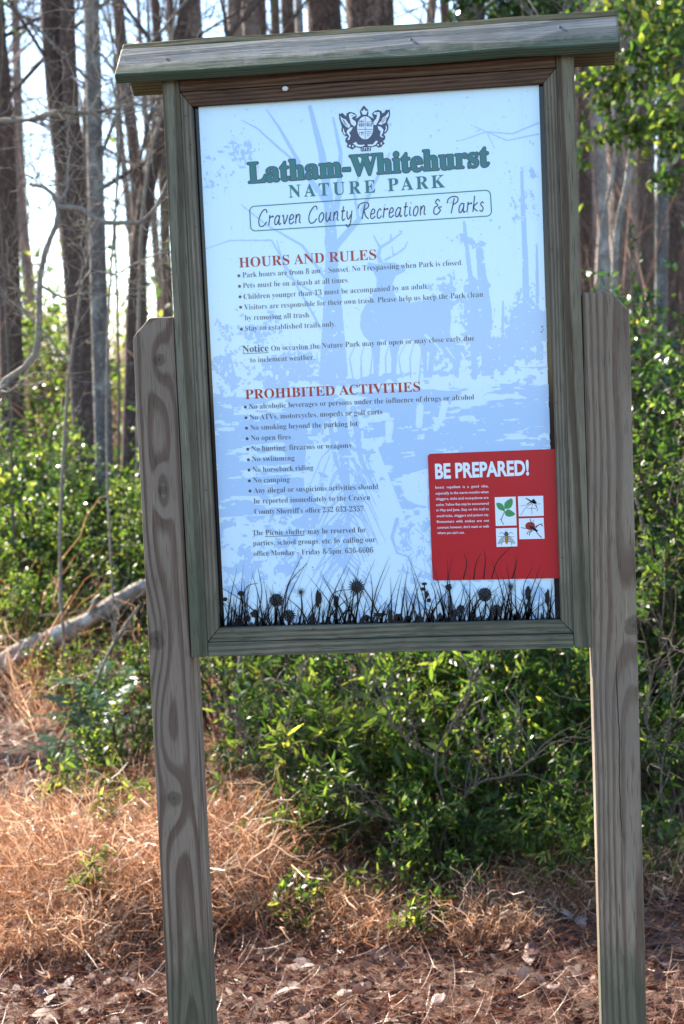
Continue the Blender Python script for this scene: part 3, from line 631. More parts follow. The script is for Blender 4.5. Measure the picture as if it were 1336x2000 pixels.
layer('crest_date', (A_+V[:, :1]*d_+V[:, 1:]*n_+V[:, 1:]*d_*.06).tolist(), F, K_WHITE, .001)

# red notice
RC = [np.array(pp(*q)) for q in ((835.5, 886.4), (1085.2, 876.6), (1093, 1129), (845.3, 1133.8))]
def corner_r(q, r):
    out = []
    for i in range(4):
        P0, Pm, Pn = q[i-1], q[i], q[(i+1) % 4]; a = (P0-Pm)/np.linalg.norm(P0-Pm); b = (Pn-Pm)/np.linalg.norm(Pn-Pm)
        if i in (1, 2): out.append(Pm); continue
        for t in np.linspace(0, math.pi/2, 6): out.append(Pm+(a*(1-math.sin(t))+b*(1-math.cos(t)))*r)
    return out
rp = [tuple(a) for a in corner_r(RC, .006)]
K_NOT = flat_mat('red_notice', (.42, .007, .018), .3, .06, 8, .3)
notice = spart('notice_plate', prism('notice_plate', rp, -.0026, -.0014, .0002), K_NOT)
NL = .0029
line_text('BE PREPARED!', (850.6, 934.2), (1033.5, 926.8), 27.5, K_WHITE, 'notice_heading', ser=False, offset=.035, lift=NL, parent=notice)
NT = ['Insect repellent is a good idea,', 'especially in the warm months when', 'chiggers, ticks and mosquitoes are', 'active. Yellow flies may be encountered', 'in May and June. Stay on the trail to', 'avoid ticks, chiggers and poison ivy.', 'Encounters with snakes are not', 'common; however, don’t reach or walk', 'where you can’t see.']
yl = [331, 372, 410, 450, 487, 527, 566, 606, 643]; yr_ = [321, 361, 400, 440, 478, 518, 558, 597, 640]
for i, s_ in enumerate(NT):
    a = (800+(178+1.75*i)/3.516, 860+yl[i]/3.516); b = (800+((541+.9*i) if i < 8 else 377)/3.516, 860+yr_[i]/3.516)
    line_text(s_, a, b, 4.9, K_WHITE, ser=False, offset=.006, lift=NL, parent=notice, justify=1.05 if i < 8 else False)
def nz_(x, y): return pp(800+x/3.516, 860+y/3.516)
def nfill(polys, mat, name, lift):
    V, F = [], []
    for q in polys: k = len(V); t = tri_poly(q); V += [nz_(*a) for a in q]; F += [tuple(k+i for i in f) for f in t]
    return layer(name, V, F, mat, lift, notice)
for q in ([(585, 390), (728, 386), (735, 583), (592, 587)], [(744, 384), (917, 380), (921, 517), (750, 522)], [(593, 604), (737, 600), (740, 727), (598, 731)], [(750, 536), (920, 531), (927, 674), (755, 678)]):
    nfill([q], K_WHITE, 'picture', NL)
K_LEAF = ink('leaf_green_ink', (.05, .28, .10)); K_LEAFD = ink('leaf_dark_ink', (.03, .16, .06)); K_AMB = ink('amber_ink', (.35, .22, .05)); K_TICK = ink('tick_red_ink', (.30, .02, .02)); K_GREY = ink('wing_grey_ink', (.35, .42, .48))
def nsp(pts, n=16): return [tuple(a) for a in spline(pts, n)]
nfill([nsp([(650, 465), (655, 425), (700, 398), (709, 430), (690, 465), (652, 470)]), nsp([(648, 485), (610, 470), (596, 430), (630, 432), (648, 455), (648, 485)]), nsp([(653, 490), (680, 472), (725, 505), (690, 524), (660, 515), (653, 490)])], K_LEAF, 'leaf_picture', NL+.0002)
def nst(pts, w_, mat, name): return strokes([(np.array([nz_(*a) for a in spline(q, 10)]), ww) for q, ww in pts], w_, mat, name, NL+.0004, notice)
nst([([(652, 470), (648, 500), (630, 545), (647, 578)], .0006), ([(630, 545), (622, 540)], .0006), ([(655, 465), (700, 402)], .0003), ([(648, 480), (605, 440)], .0003), ([(655, 490), (720, 504)], .0003)], .0005, K_LEAFD, 'leaf_picture')
nst([([(862, 430), (830, 415), (797, 395)], (.0022, .0006)), ([(855, 425), (830, 425), (805, 438)], (.0012, .0005)), ([(845, 405), (868, 432)], .0022), ([(840, 430), (800, 460), (763, 512)], .0003), ([(845, 435), (838, 470), (842, 508)], .0003), ([(860, 440), (880, 470), (872, 485)], .0003), ([(850, 435), (790, 445), (762, 450)], .00025), ([(865, 435), (900, 436)], .0003), ([(868, 440), (872, 462)], .0004), ([(805, 465), (870, 468)], .0003)], .0005, K_BLK, 'mosquito_picture')
nfill([[(812+0*0+38*math.cos(t)+0, 0) for t in ()] or [(828+34*math.cos(t), 587+28*math.sin(t)) for t in np.linspace(0, 6.28, 16, endpoint=False)]], K_TICK, 'tick_picture', NL+.0002)
nfill([[(848+24*math.cos(t)+8*math.sin(t), 603+16*math.sin(t)+8*math.cos(t)) for t in np.linspace(0, 6.28, 14, endpoint=False)]], K_BLK, 'tick_picture', NL+.0004)
nst([([(862, 612), (880, 640), (908, 668)], .0006), ([(865, 600), (895, 575), (915, 590)], .0006), ([(860, 595), (885, 580), (912, 572)], .0005), ([(838, 615), (812, 630), (806, 645)], .0006), ([(845, 618), (825, 635), (822, 652)], .0006), ([(806, 605), (765, 598)], .0005), ([(840, 575), (826, 538)], .0006), ([(850, 580), (848, 545)], .0004), ([(855, 612), (880, 622)], .0015)], .0005, K_BLK, 'tick_picture')
nfill([[(667+13*math.cos(t), 678+34*math.sin(t)) for t in np.linspace(0, 6.28, 14, endpoint=False)]], K_AMB, 'fly_picture', NL+.0003)
nfill([[(664+14*math.cos(t), 642+17*math.sin(t)) for t in np.linspace(0, 6.28, 14, endpoint=False)]], K_TXT, 'fly_picture', NL+.0004)
nfill([nsp([(655, 650), (630, 665), (603, 710), (640, 700), (655, 665)]), nsp([(675, 650), (700, 665), (727, 708), (690, 698), (675, 665)])], K_GREY, 'fly_picture', NL+.0002)
nst([([(655, 650), (635, 632), (620, 640)], .0004), ([(673, 650), (695, 632), (712, 640)], .0004), ([(657, 690), (635, 700), (630, 718)], .0004), ([(677, 690), (698, 700), (702, 718)], .0004), ([(660, 625), (662, 612)], .0003), ([(655, 660), (608, 660)], .0003), ([(677, 660), (722, 662)], .0003), ([(655, 668), (678, 668)], .0004), ([(655, 680), (680, 680)], .0004), ([(656, 692), (679, 692)], .0004)], .0004, K_TXT, 'fly_picture')

# meadow silhouette along the foot of the panel
base_v = lambda u: 1226-(u-427)*15/667.
r3 = np.random.default_rng(11); gr = []
for k in range(300):
    u0 = 431+r3.random()*655; L = 22+r3.gamma(2.0, 21); L = min(L, 135); ln = r3.normal()*.42
    v0 = base_v(u0)+1
    q = [(u0, v0), (u0+ln*L*.35, v0-L*.5), (u0+ln*L*.95+r3.normal()*3, v0-L)]
    gr.append((np.array([pp(*a) for a in spline(q, 7)]), ((.7+r3.random()*1.2)/1087, .12/1087)))
for q in ([(548, 1216), (560, 1150), (590, 1085)], [(555, 1200), (565, 1140), (600, 1100)], [(500, 1212), (512, 1160), (505, 1110)], [(470, 1215), (480, 1150), (505, 1138)], [(960, 1130), (972, 1095), (1000, 1066)], [(905, 1130), (912, 1100), (906, 1080)], [(925, 1132), (930, 1100), (940, 1080)], [(945, 1130), (948, 1095), (946, 1075)], [(1000, 1130), (1008, 1105), (1010, 1088)], [(725, 1210), (728, 1160), (724, 1120)], [(640, 1210), (650, 1160), (690, 1150)], [(985, 1212), (995, 1150), (990, 1105)], [(1030, 1212), (1022, 1150), (1040, 1108)], [(885, 1214), (880, 1160), (862, 1140)], [(855, 1214), (850, 1160), (842, 1138)]):
    gr.append((np.array([pp(*a) for a in spline(q, 10)]), (1.3/1087, .35/1087)))
for u, v in ((472, 1158), (540, 1170), (588, 1156), (622, 1168), (657, 1175), (697, 1145), (877, 1146), (947, 1160), (997, 1146), (1032, 1158), (1069, 1165), (829, 1140), (565, 1202), (970, 1193), (498, 1198), (900, 1188)):
    gr.append((np.array([pp(*a) for a in spline([(u, v), (u+2, (v+base_v(u))/2), (u-3, base_v(u))], 6)]), (1.0/1087, 1.6/1087)))
strokes(gr, .001, K_BLK, 'meadow_print', .0032)
Vf, Ff = [], []
def addp(q):
    k = len(Vf); Vf.extend([pp(*a) for a in q]); Ff.append(tuple(range(k, k+len(q))))
def spiky(u, v, r0, r1, n, ra=0):
    for k in range(n):
        t = 2*math.pi*k/n+ra; t2 = t+math.pi/n*.9; t0 = t-math.pi/n*.9
        addp([(u, v), (u+r0*math.cos(t0), v+r0*math.sin(t0)), (u+r1*(.85+.3*r3.random())*math.cos(t), v+r1*math.sin(t)), (u+r0*math.cos(t2), v+r0*math.sin(t2))])
spiky(697, 1146, 10, 19, 18); spiky(540, 1172, 12, 14, 22); spiky(947, 1161, 12.5, 14.5, 22); spiky(565, 1202, 10, 13, 16); spiky(970, 1192, 10, 13, 16); spiky(588, 1156, 3, 13, 16); spiky(997, 1145, 3, 13, 16)
for u, v, a, b in ((472, 1159, 7, 5), (622, 1168, 6, 15), (657, 1175, 5, 14), (877, 1146, 7, 6), (1032, 1159, 6, 15), (1069, 1167, 5, 15), (829, 1140, 5, 3), (833, 1160, 4, 8), (838, 1172, 4, 4), (826, 1150, 6, 3), (498, 1198, 8, 8), (483, 1208, 8, 6), (900, 1188, 7, 7), (887, 1198, 9, 8), (860, 1205, 5, 8), (742, 1200, 14, 4), (762, 1205, 5, 13), (780, 1206, 9, 9), (610, 1208, 5, 10), (820, 1208, 6, 7), (1010, 1205, 7, 8), (440, 1170, 4, 4), (717, 1206, 8, 6), (797, 1208, 8, 6)):
    n = 14; addp([(u+a*(1+.25*r3.normal()*.6)*math.cos(t), v+b*(1+.25*r3.normal()*.6)*math.sin(t)) for t in np.arange(n)*2*math.pi/n])
for u in np.arange(430, 1086, 9.0):   # leafy tussocks at the very foot
    hgt = 5+r3.random()*13; addp([(u-7, base_v(u)+2), (u-3+r3.normal()*2, base_v(u)-hgt*.6), (u+r3.normal()*3, base_v(u)-hgt), (u+3, base_v(u)-hgt*.4), (u+8, base_v(u)+2)])
tag(layer('meadow_print', Vf, Ff, K_BLK, .0030), kind='stuff')
# scuffs and a bird dropping
K_SM = ink('smudge', (.22, .26, .32))
discs([(1059, 638, 2.2), (1061, 644, 1.6), (1058, 648, 1.8), (611, 1108, 1.6), (612, 1113, 1.2), (430, 741, 1.2), (551, 656, .9)], .001, K_SM, 'smudge', .0009, n=7)

tag(sign, 'wooden park rules board on two tall posts under a small pitched roof', 'notice board')

# ------------------------------------------------------------------ woodland materials
M_LEAF = leaf_mat('evergreen_leaf', [(0, (.025, .06, .012)), (.4, (.055, .105, .02)), (.75, (.11, .165, .03)), (1, (.24, .26, .045))], .58, .38, .5)
M_LEAF2 = leaf_mat('young_leaf', [(0, (.03, .065, .014)), (.4, (.075, .13, .022)), (.75, (.16, .21, .04)), (1, (.30, .29, .07))], .6, .38, .5)
M_LEAFM = leaf_mat('myrtle_leaf', [(0, (.02, .05, .012)), (.35, (.045, .095, .018)), (.6, (.08, .145, .025)), (.8, (.15, .20, .035)), (1, (.26, .27, .05))], .58, .36, .5)
M_LEAFD = leaf_mat('broad_leaf', [(0, (.018, .05, .014)), (.7, (.035, .085, .02)), (1, (.07, .13, .025))], .4, .25, .65)
M_FERN = leaf_mat('fern_leaf', [(0, (.05, .12, .05)), (1, (.10, .19, .09))], .35, .3, .6)
M_DEAD = leaf_mat('fallen_leaf', [(0, (.03, .014, .011)), (.45, (.07, .032, .024)), (.78, (.14, .068, .048)), (.93, (.25, .15, .11)), (1, (.42, .34, .3))], .12, .6, .2, (1, .8, .6))
M_STRAW = leaf_mat('dead_grass', [(0, (.08, .035, .02)), (.3, (.24, .115, .06)), (.65, (.50, .30, .185)), (1, (.76, .60, .45))], .30, .4, .45, (1, .84, .7))
M_NEED = leaf_mat('pine_straw', [(0, (.09, .035, .022)), (.5, (.21, .09, .055)), (.85, (.26, .125, .075)), (1, (.38, .23, .15))], .15, .45, .4, (1, .8, .6))
M_PINE = leaf_mat('pine_needle', [(0, (.02, .05, .012)), (1, (.06, .11, .02))], .3, .4, .3)
M_TWIG = bark_mat('twig_bark', (.09, .07, .055), (.30, .25, .2), 3)
M_PALE = bark_mat('pale_bark', (.22, .18, .14), (.50, .45, .38), 2.5)
M_STEM = bark_mat('stem_bark', (.06, .045, .03), (.19, .14, .1), 3)
M_PBARK = bark_mat('pine_bark', (.035, .024, .02), (.20, .14, .115), 1.0, furrow=11)
M_DBARK = bark_mat('dark_bark', (.035, .026, .023), (.21, .155, .135), 1.2, furrow=15)
M_GBARK = bark_mat('grey_bark', (.09, .082, .08), (.28, .262, .25), 1.3, lichen=(.30, .31, .29))
M_BBARK = bark_mat('brown_bark', (.08, .055, .045), (.25, .185, .155), 1.2)
M_FARB = bark_mat('far_bark', (.14, .11, .10), (.34, .28, .25), .8)
M_BIRCH = bark_mat('mottled_pale_bark', (.2, .17, .15), (.46, .42, .38), 1.5, lichen=(.5, .48, .45))

def leaves(name, pos, dr, nr, L, Wd, mat, parent=None, rnd=None, droop=.25, K=4, prof=None):
    t = np.linspace(0, 1, K); pf = np.array(prof or {3: [.15, 1, .1], 4: [.12, .95, .8, .06], 5: [.1, .8, 1, .7, .05]}[K])
    nr = unit(nr-(nr*dr).sum(1, keepdims=True)*dr); S = np.cross(dr, nr)
    C = pos[:, None]+dr[:, None]*(L[:, None]*t)[..., None]-nr[:, None]*(L[:, None]*droop*t**2)[..., None]
    me = ribbons(name, C, Wd[:, None]*pf[None], S, rnd)
    return obj(name, me, mat, parent) if mat is not None else me

def shrub_mesh(seed, H, Rad, n_stem, n_twig, ll, lw, per, tuft=.5, open_=.0):
    """returns (stem mesh, leaf mesh) in local coordinates"""
    r = np.random.default_rng(seed)
    K = 7; az = r.random(n_stem)*2*math.pi; out = Rad*np.sqrt(r.random(n_stem)); hh = H*(.55+.45*r.random(n_stem))*(1-.35*(out/Rad)**2)
    st = []
    for i in range(n_stem):
        e = np.array([out[i]*math.cos(az[i]), out[i]*math.sin(az[i]), hh[i]]); b = np.array([e[0]*.12+r.normal()*.03, e[1]*.12+r.normal()*.03, -.03])
        mid = b*.5+e*.5+np.array([-e[0]*.12, -e[1]*.12, H*.07])+r.normal(size=3)*.05*H
        st.append(spline([b, mid, e], K)+np.cumsum(r.normal(size=(K, 3))*.012*H, 0)*np.array([1, 1, .3]))
    st = np.array(st); R_ = np.linspace(.013, .0035, K)[None]*(H/1.2)**.6*(.7+.6*r.random(n_stem))[:, None]
    si = r.integers(0, n_stem, n_twig); t = open_+(1-open_)*(r.random(n_twig)**.7); f = t*(K-1); i0 = np.minimum(f.astype(int), K-2); fr = (f-i0)[:, None]
    p0 = st[si, i0]*(1-fr)+st[si, i0+1]*fr
    d = unit(unit(p0*np.array([1, 1, .2]))*.6+r.normal(size=(n_twig, 3))*.6+np.array([0, 0, .45])); L = (.10+.22*r.random(n_twig))*(H/1.2)**.5
    s = np.linspace(0, 1, 4)[None, :, None]; sag = r.normal(size=(n_twig, 1, 3))*.12
    tw = p0[:, None]+d[:, None]*L[:, None, None]*s+sag*L[:, None, None]*s**2
    TR = np.linspace(.0028, .0012, 4)[None].repeat(n_twig, 0)
    # leaves
    li = np.repeat(np.arange(n_twig), per); n = len(li); tt = 1-(r.random(n)**(1+tuft*2))*.85; f = tt*3; i0 = np.minimum(f.astype(int), 2); fr = (f-i0)[:, None]
    lp = tw[li, i0]*(1-fr)+tw[li, i0+1]*fr; td = unit(tw[li, 3]-tw[li, 2])
    ld = unit(td*(.35+.5*r.random((n, 1)))+unit(r.normal(size=(n, 3)))*.85); ln = unit(np.array([0, 0, 1.])+r.normal(size=(n, 3))*.75)
    LL = ll*(.55+.6*r.random(n)); LW = lw*(.6+.6*r.random(n))
    lrnd = np.clip(r.normal(.42, .24, n)+(r.normal(size=n_twig)*.18)[li], 0, 1)
    lm = leaves('foliage', lp, ld, ln, LL, LW, None, rnd=lrnd)
    a = tubes('stems', st, R_, 6); b = tubes('twigs', tw, TR, 3)
    # one mesh for stems and twigs
    import bmesh as B_
    bm = B_.new(); bm.from_mesh(a); bm.from_mesh(b); me = bpy.data.meshes.new('stems'); bm.to_mesh(me); bm.free(); me.shade_smooth()
    return me, lm

def base(u, Y):
    lo, hi = 600., 3500.
    for _ in range(40):
        m_ = (lo+hi)/2; P = at(u, m_, Y)
        if P[2] > gh(P[0], Y): lo = m_
        else: hi = m_
    return P[0], Y, float(gh(P[0], Y))
def base_v(u, v):
    """ground point seen at photo position (u, v)"""
    d = FW+(u-668)/FPX*RT-(v-1000)/FPX*UP; t = .5
    for _ in range(4000):
        P = CAM+d*t
        if P[2] <= gh(P[0], P[1]): break
        t += .01
    return P[0], P[1], float(gh(P[0], P[1]))

def place_shrub(kind, u, Y, label, s=1.0, rz=None, leafmat=None, name='shrub', cat='shrub', group=None, sz=1.0):
    sm, lm = PROTO[kind]
    e = empty(name, base(u, Y), random.random()*6.28 if rz is None else rz); e.scale = (s, s, s*sz)
    tag(e, label, cat, group)
    obj('stems', sm, M_STEM, e); o = obj('foliage', lm, None, e)
    if not lm.materials: lm.materials.append(leafmat or M_LEAF)
    return e
PROTO = {
 'myrtle': shrub_mesh(1, 1.2, .52, 26, 800, .064, .0085, 9, .6),
 'myrtle2': shrub_mesh(2, 1.2, .5, 22, 700, .07, .0095, 9, .7),
 'gall': shrub_mesh(3, 1.3, .6, 34, 1050, .034, .0075, 12, .2),
 'gall2': shrub_mesh(4, 1.3, .6, 30, 1200, .038, .008, 11, .1),
 'sparse': shrub_mesh(5, 1.0, .5, 18, 240, .05, .011, 8, .2, .2),
 'sparse2': shrub_mesh(6, 1.0, .55, 20, 300, .042, .010, 8, .1, .2),
 'low': shrub_mesh(8, .24, .15, 7, 26, .05, .009, 8, .6),
 'lance': shrub_mesh(9, .62, .40, 22, 170, .072, .0085, 10, .75, .25),
 'lance2': shrub_mesh(10, .95, .50, 26, 310, .070, .0085, 9, .7, .2),
 'lance3': shrub_mesh(14, .8, .45, 22, 230, .066, .0085, 9, .75, .25),
}
for k, mt in (('myrtle', M_LEAF), ('myrtle2', M_LEAF), ('gall', M_LEAF), ('gall2', M_LEAFD), ('sparse', M_LEAF2), ('sparse2', M_LEAF2), ('low', M_LEAF2), ('lance', M_LEAF2), ('lance2', M_LEAFM), ('lance3', M_LEAFM)): PROTO[k][1].materials.append(mt)

# ------------------------------------------------------------------ shrubs
SG = 'evergreen shrubs behind the notice board'
for kind, u, Y, s, lab in (
    ('lance', 700, 2.35, .9, 'low bright-leaved shrub beneath the middle of the board, nearest the dead grass'),
    ('lance', 880, 2.3, 1.0, 'leafy shrub beneath the red notice, left of the right post'),
    ('lance3', 790, 2.9, 1.0, 'shrub behind the first row, below the centre of the board'),
    ('lance2', 1040, 2.6, .95, 'dense dark shrub just left of the right post'),
    ('lance2', 950, 3.8, 1.3, 'taller dark shrub hidden partly by the board near the right post'),
    ('myrtle2', 1130, 3.6, 1.05, 'dense shrub directly behind the right post'),
    ('gall', 1300, 3.2, 1.05, 'small-leaved shrub right of the right post, reaching the picture edge'),
    ('gall', 1215, 4.3, 1.35, 'tall small-leaved shrub rising beside the top of the right post'),
    ('gall2', 1370, 4.6, 1.5, 'tall dark shrub at the right edge behind the others'),
    ('gall', 1120, 5.4, 1.35, 'shrub behind the board whose top shows left of the tall one'),
    ('gall2', 1290, 6.2, 1.6, 'farthest tall shrub below the pale trunks at right'),
    ('sparse', 520, 4.4, .75, 'thin shrub seen under the left half of the board'),
    ('lance', 745, 1.95, .62, 'small leafy shrub at the front edge of the thicket, below the centre of the board'),
    ('lance3', 1010, 2.0, .62, 'knee-high shrub in front of the thicket, left of the right post'),
    ('lance3', 600, 2.6, .72, 'loose low shrub at the left end of the thicket under the board'),
    ('sparse2', 450, 3.2, .62, 'thin leafy shrub just right of the left post'),
    ('lance3', 560, 3.6, .85, 'shrub behind the gnarled pale stem under the board'),
    ('lance3', 870, 1.75, .42, 'small shrub at the foot of the thicket nearest the needle litter'),
    ('lance3', 650, 1.95, .42, 'small shrub in the dead grass under the left half of the board'),
    ('lance', 1100, 1.8, .5, 'small leafy shrub against the foot of the right post'),
    ('lance3', 1300, 2.3, .7, 'low shrub right of the right post near the straw')):
    place_shrub(kind, u, Y, lab, s, group=SG)
LG = 'undergrowth shrubs in the wood at left'
for kind, u, Y, s, sz, lab in (
    ('sparse', 310, 3.5, .4, 1, 'small leafy shrub against the left post above the ferns'),
    ('sparse2', 60, 5.6, .6, .9, 'thin shrub with glinting leaves above the fallen log'),
    ('gall', 210, 5.8, .75, .9, 'leafy shrub behind the fallen log beside the left post'),
    ('sparse', -20, 5.6, 1.0, 1, 'loose shrub at the left edge behind the log'),
    ('gall2', 120, 6.6, .85, .9, 'shrub at the foot of the double trunk'),
    ('sparse2', 270, 6.6, 1.1, 1, 'loose shrub below the leaning dark tree'),
    ('gall', 20, 7.4, 1.1, .9, 'shrub beside the leftmost tree'),
    ('sparse2', 170, 8.0, 1.0, .9, 'pale green shrub between the double trunk and grey tree'),
    ('sparse', 90, 9.4, 1.2, .9, 'yellowish shrub in the gap left of the double trunk'),
    ('sparse2', 300, 9.0, .9, .9, 'yellow-green shrub in the gap beside the board'),
    ('sparse', 10, 12.0, 2.0, 1, 'far yellow-green thicket left of the double trunk'),
    ('sparse2', 60, 14.0, 2.3, 1, 'farthest yellow-green thicket in the bright gap'),
    ('sparse', 420, 6.0, 1.0, 1, 'shrub hidden mostly by the board'),
    ('sparse2', 245, 2.75, .45, 1, 'leafy low shrub touching the left post above the dead grass'),
    ('lance3', 110, 4.9, .62, 1, 'leafy shrub overhanging the middle of the fallen log'),
    ('sparse', 10, 4.7, .6, 1, 'small shrub at the left edge over the log end'),
    ('lance3', 200, 5.3, .7, 1, 'shrub over the upper end of the fallen log'),
    ('sparse2', 150, 3.9, .4, 1, 'little leafy shrub in front of the fallen log'),
    ('lance3', 20, 5.9, .9, 1, 'bushy shrub at the left edge behind the log'),
    ('gall', 640, 6.2, 1.0, 1, 'shrub behind the middle of the board')):
    place_shrub(kind, u, Y, lab, s, group=LG, sz=sz)
for u, v, s, lab in ((790, 1790, .8, 'small plant with silvery leaves in front of the shrubs'), (665, 1800, .6, 'little leafy sprig in the dead grass under the board'), (255, 1700, .8, 'bright green sprig in the dead grass by the left post'),
                     (215, 1580, .9, 'small leafy plant beside the fern'), (430, 1570, .8, 'leafy sprig just right of the left post'), (880, 1730, .8, 'low plant under the red notice near the litter'), (960, 1700, 1.0, 'low dark-leaved plant before the right post'), (520, 1730, .9, 'sprig in the dead grass right of the left post'), (585, 1830, .7, 'small sprig at the front of the dead grass'), (1110, 1760, .9, 'leafy sprig close to the right post'), (1290, 1740, 1.0, 'sprig right of the right post'), (830, 1840, .6, 'tiny plant in the litter below the thicket'), (120, 1640, .8, 'green sprig at the left of the dead grass'), (190, 1820, .6, 'small green shoot low in the dead grass')):
    x, y, z = base_v(u, v)
    e = empty('sprig', (x, y, z+(.10 if u < 450 and v > 1600 else 0)), random.random()*6); e.scale = (s,)*3; tag(e, lab, 'plant', 'small sprigs in the litter')
    obj('stems', PROTO['low'][0], M_STEM, e); obj('foliage', PROTO['low'][1], None, e)

# ------------------------------------------------------------------ trees
def limb_set(seed, trunk, r0, n1, up=.6, spread=1.0, H=8, lev=3, t0=.35, thin=1.0):
    """branches off a trunk polyline -> P (N,6,3), R (N,6)"""
    r = np.random.default_rng(seed); P, R = [], []
    def grow(p, d, L, rad, lv):
        K = 6; pts = [p]; dd = d.copy()
        for k in range(K-1):
            dd = unit(dd+r.normal(size=3)*.22+np.array([0, 0, .06*up])); pts.append(pts[-1]+dd*L/(K-1))
        pts = np.array(pts); P.append(pts); R.append(np.linspace(rad, rad*.35, K))
        if lv > 0:
            for _ in range(r.integers(3, 6)):
                k = r.integers(1, K); nd = unit(unit(pts[k]-pts[k-1])*.7+r.normal(size=3)*.65+np.array([0, 0, .15*up])); grow(pts[k], nd, L*(.35+.3*r.random()), rad*.45, lv-1)
    n = len(trunk)
    for i in range(n1):
        t = t0+(1-t0)*(i+r.random())/n1; f = t*(n-1); k = min(int(f), n-2); p = trunk[k]*(1-f+k)+trunk[k+1]*(f-k)
        a = r.random()*6.28; d = unit(np.array([math.cos(a)*spread, math.sin(a)*spread, up])); L = H*(.22+.2*r.random())*(1.15-t*.6)
        grow(p, d, L, max(r0*(1-t*.75)*.38*thin, .004), lev-1)
    return np.array(P), np.array(R)
def trunk_line(uv, Y, H, wob=.02, dY=0):
    pts = [at(u, v, Y+dY*i) for i, (u, v) in enumerate(uv)]        # listed from the top of the picture down
    pts = pts[::-1]; d = pts[0]-pts[1]; z0 = gh(pts[0][0], pts[0][1])
    if pts[0][2] > z0+.02: pts.insert(0, pts[0]+d/abs(d[2])*(pts[0][2]-z0+.1))
    d = pts[-1]-pts[-2]; d = unit(d*np.array([.6, .6, 1])+np.array([0, 0, .001]))
    if pts[-1][2] < H: pts += [pts[-1]+d*(H-pts[-1][2])*.5, pts[-1]+d*(H-pts[-1][2])]
    return np.array(pts)
def tree(name, label, uv, Y, wpx, H, mat, seed, limbs=7, cat='tree', crown='bare', group=None, up=.6, t0=.4, lev=3, top=.35, parts=None, dY=0):
    pts = trunk_line(uv, Y, H, dY=dY); dist = Y-CAM[1]; r0 = wpx/2*dist/FPX
    b = pts[0].copy(); loc = (float(b[0]), float(b[1]), float(gh(b[0], b[1])))
    e = empty(name, loc); tag(e, label, cat, group); o = np.array(loc)
    line = spline(pts-o, 40); hz = np.clip(line[:, 2]/H, 0, 1); R = r0*(1.12-(1-top)*hz)+r0*.5*np.exp(-np.clip(line[:, 2], 0, 9)/.22)
    obj('trunk', tubes('trunk', line[None], R[None], 20, wob=.10), mat, e)
    P, RR = limb_set(seed, line, r0, limbs, up, 1.0, H, lev, t0)
    if crown == 'bare': obj('crown', tubes('crown', P, RR, 5), mat, e)
    else:
        n_ = len(P); tips = P[:, 3:].reshape(-1, 3); tips = np.repeat(tips, 5, 0)+rng.normal(size=(len(tips)*5, 3))*.10
        tag(obj('limbs', tubes('limbs', P, RR, 5), mat, e), kind='stuff')
        leaves('crown', tips, unit(rdir(len(tips))+np.array([0, 0, .4])), rdir(len(tips)), np.full(len(tips), .22), np.full(len(tips), .006), M_PINE, e, K=3)
    return e, line, o
tree('bare_tree', 'dark leaning tree at the left edge of the wood', [(-14, 0), (6, 300), (20, 650), (24, 850)], 9.5, 46, 13, M_DBARK, 11, up=.9)
e2, ln, oo = tree('double_trunk_tree', 'big dark tree at left whose trunk forks into two', [(97, 0), (112, 200), (135, 400), (152, 650), (165, 860)], 8.5, 42, 13, M_DBARK, 12, limbs=6, up=.9)
s2 = spline([at(160, 760, 8.5), at(156, 500, 8.5), at(146, 330, 8.45), at(136, 160, 8.4), at(131, 0, 8.35), at(122, -400, 8.2), at(120, -1200, 8.0)], 30)-oo
obj('second_trunk', tubes('second_trunk', s2[None], np.linspace(.075, .04, 30)[None], 16, wob=.1), M_DBARK, e2)
tree('grey_tree', 'slim grey-barked tree beside the double trunk', [(177, 0), (183, 200), (188, 400), (195, 640), (202, 860)], 7.6, 33, 12, M_GBARK, 13, up=.9)
tree('bare_tree', 'brown tree just left of the board roof', [(230, 0), (244, 150), (262, 300), (272, 480), (280, 800)], 12, 25, 14, M_BBARK, 14, up=.9)
tree('bare_tree', 'dark tree leaning right beside the left stile of the board', [(345, 130), (306, 280), (278, 430), (263, 600), (258, 780)], 9.0, 33, 9, M_DBARK, 15, up=.7)
tree('bare_tree', 'slender brown tree rising above the left end of the roof', [(302, 0), (309, 90), (318, 300), (330, 700)], 14, 20, 14, M_BBARK, 16, up=.9)
tree('bare_tree', 'thin olive-barked tree above the left end of the roof', [(333, 0), (338, 90), (344, 300), (350, 700)], 15, 13, 14, M_BBARK, 17, up=.9)
tree('bare_tree', 'thin pale tree behind the leaning dark tree', [(322, 180), (296, 290), (280, 400), (272, 560), (270, 800)], 7.0, 8, 6, M_PALE, 18, limbs=9, up=1.2)
for i, (u, wp, Y, mt, lab) in enumerate(((507, 26, 13, M_PBARK, 'brown pine trunk above the roof, leftmost of the pine cluster'), (536, 20, 15, M_BBARK, 'thin light-brown trunk beside the leftmost pine above the roof'), (560, 26, 12, M_PBARK, 'dark trunk in the cluster above the roof crest'),
      (583, 16, 10, M_BIRCH, 'narrow pale trunk in front of the wide pine above the roof'), (632, 68, 9.5, M_PBARK, 'wide grey-brown pine above the middle of the roof'), (722, 96, 8.5, M_PBARK, 'widest dark pine above the middle of the roof'),
      (866, 17, 16, M_BBARK, 'thin trunk above the roof right of the wide pines'), (905, 22, 15, M_PBARK, 'slim trunk above the right half of the roof'))):
    tree('pine_tree', lab, [(u, 0), (u+8, 200), (u+20, 500), (u+34, 900)], Y, wp, 15, mt, 30+i, limbs=9, crown='pine', group='pines above the board roof', t0=.7, up=.5)
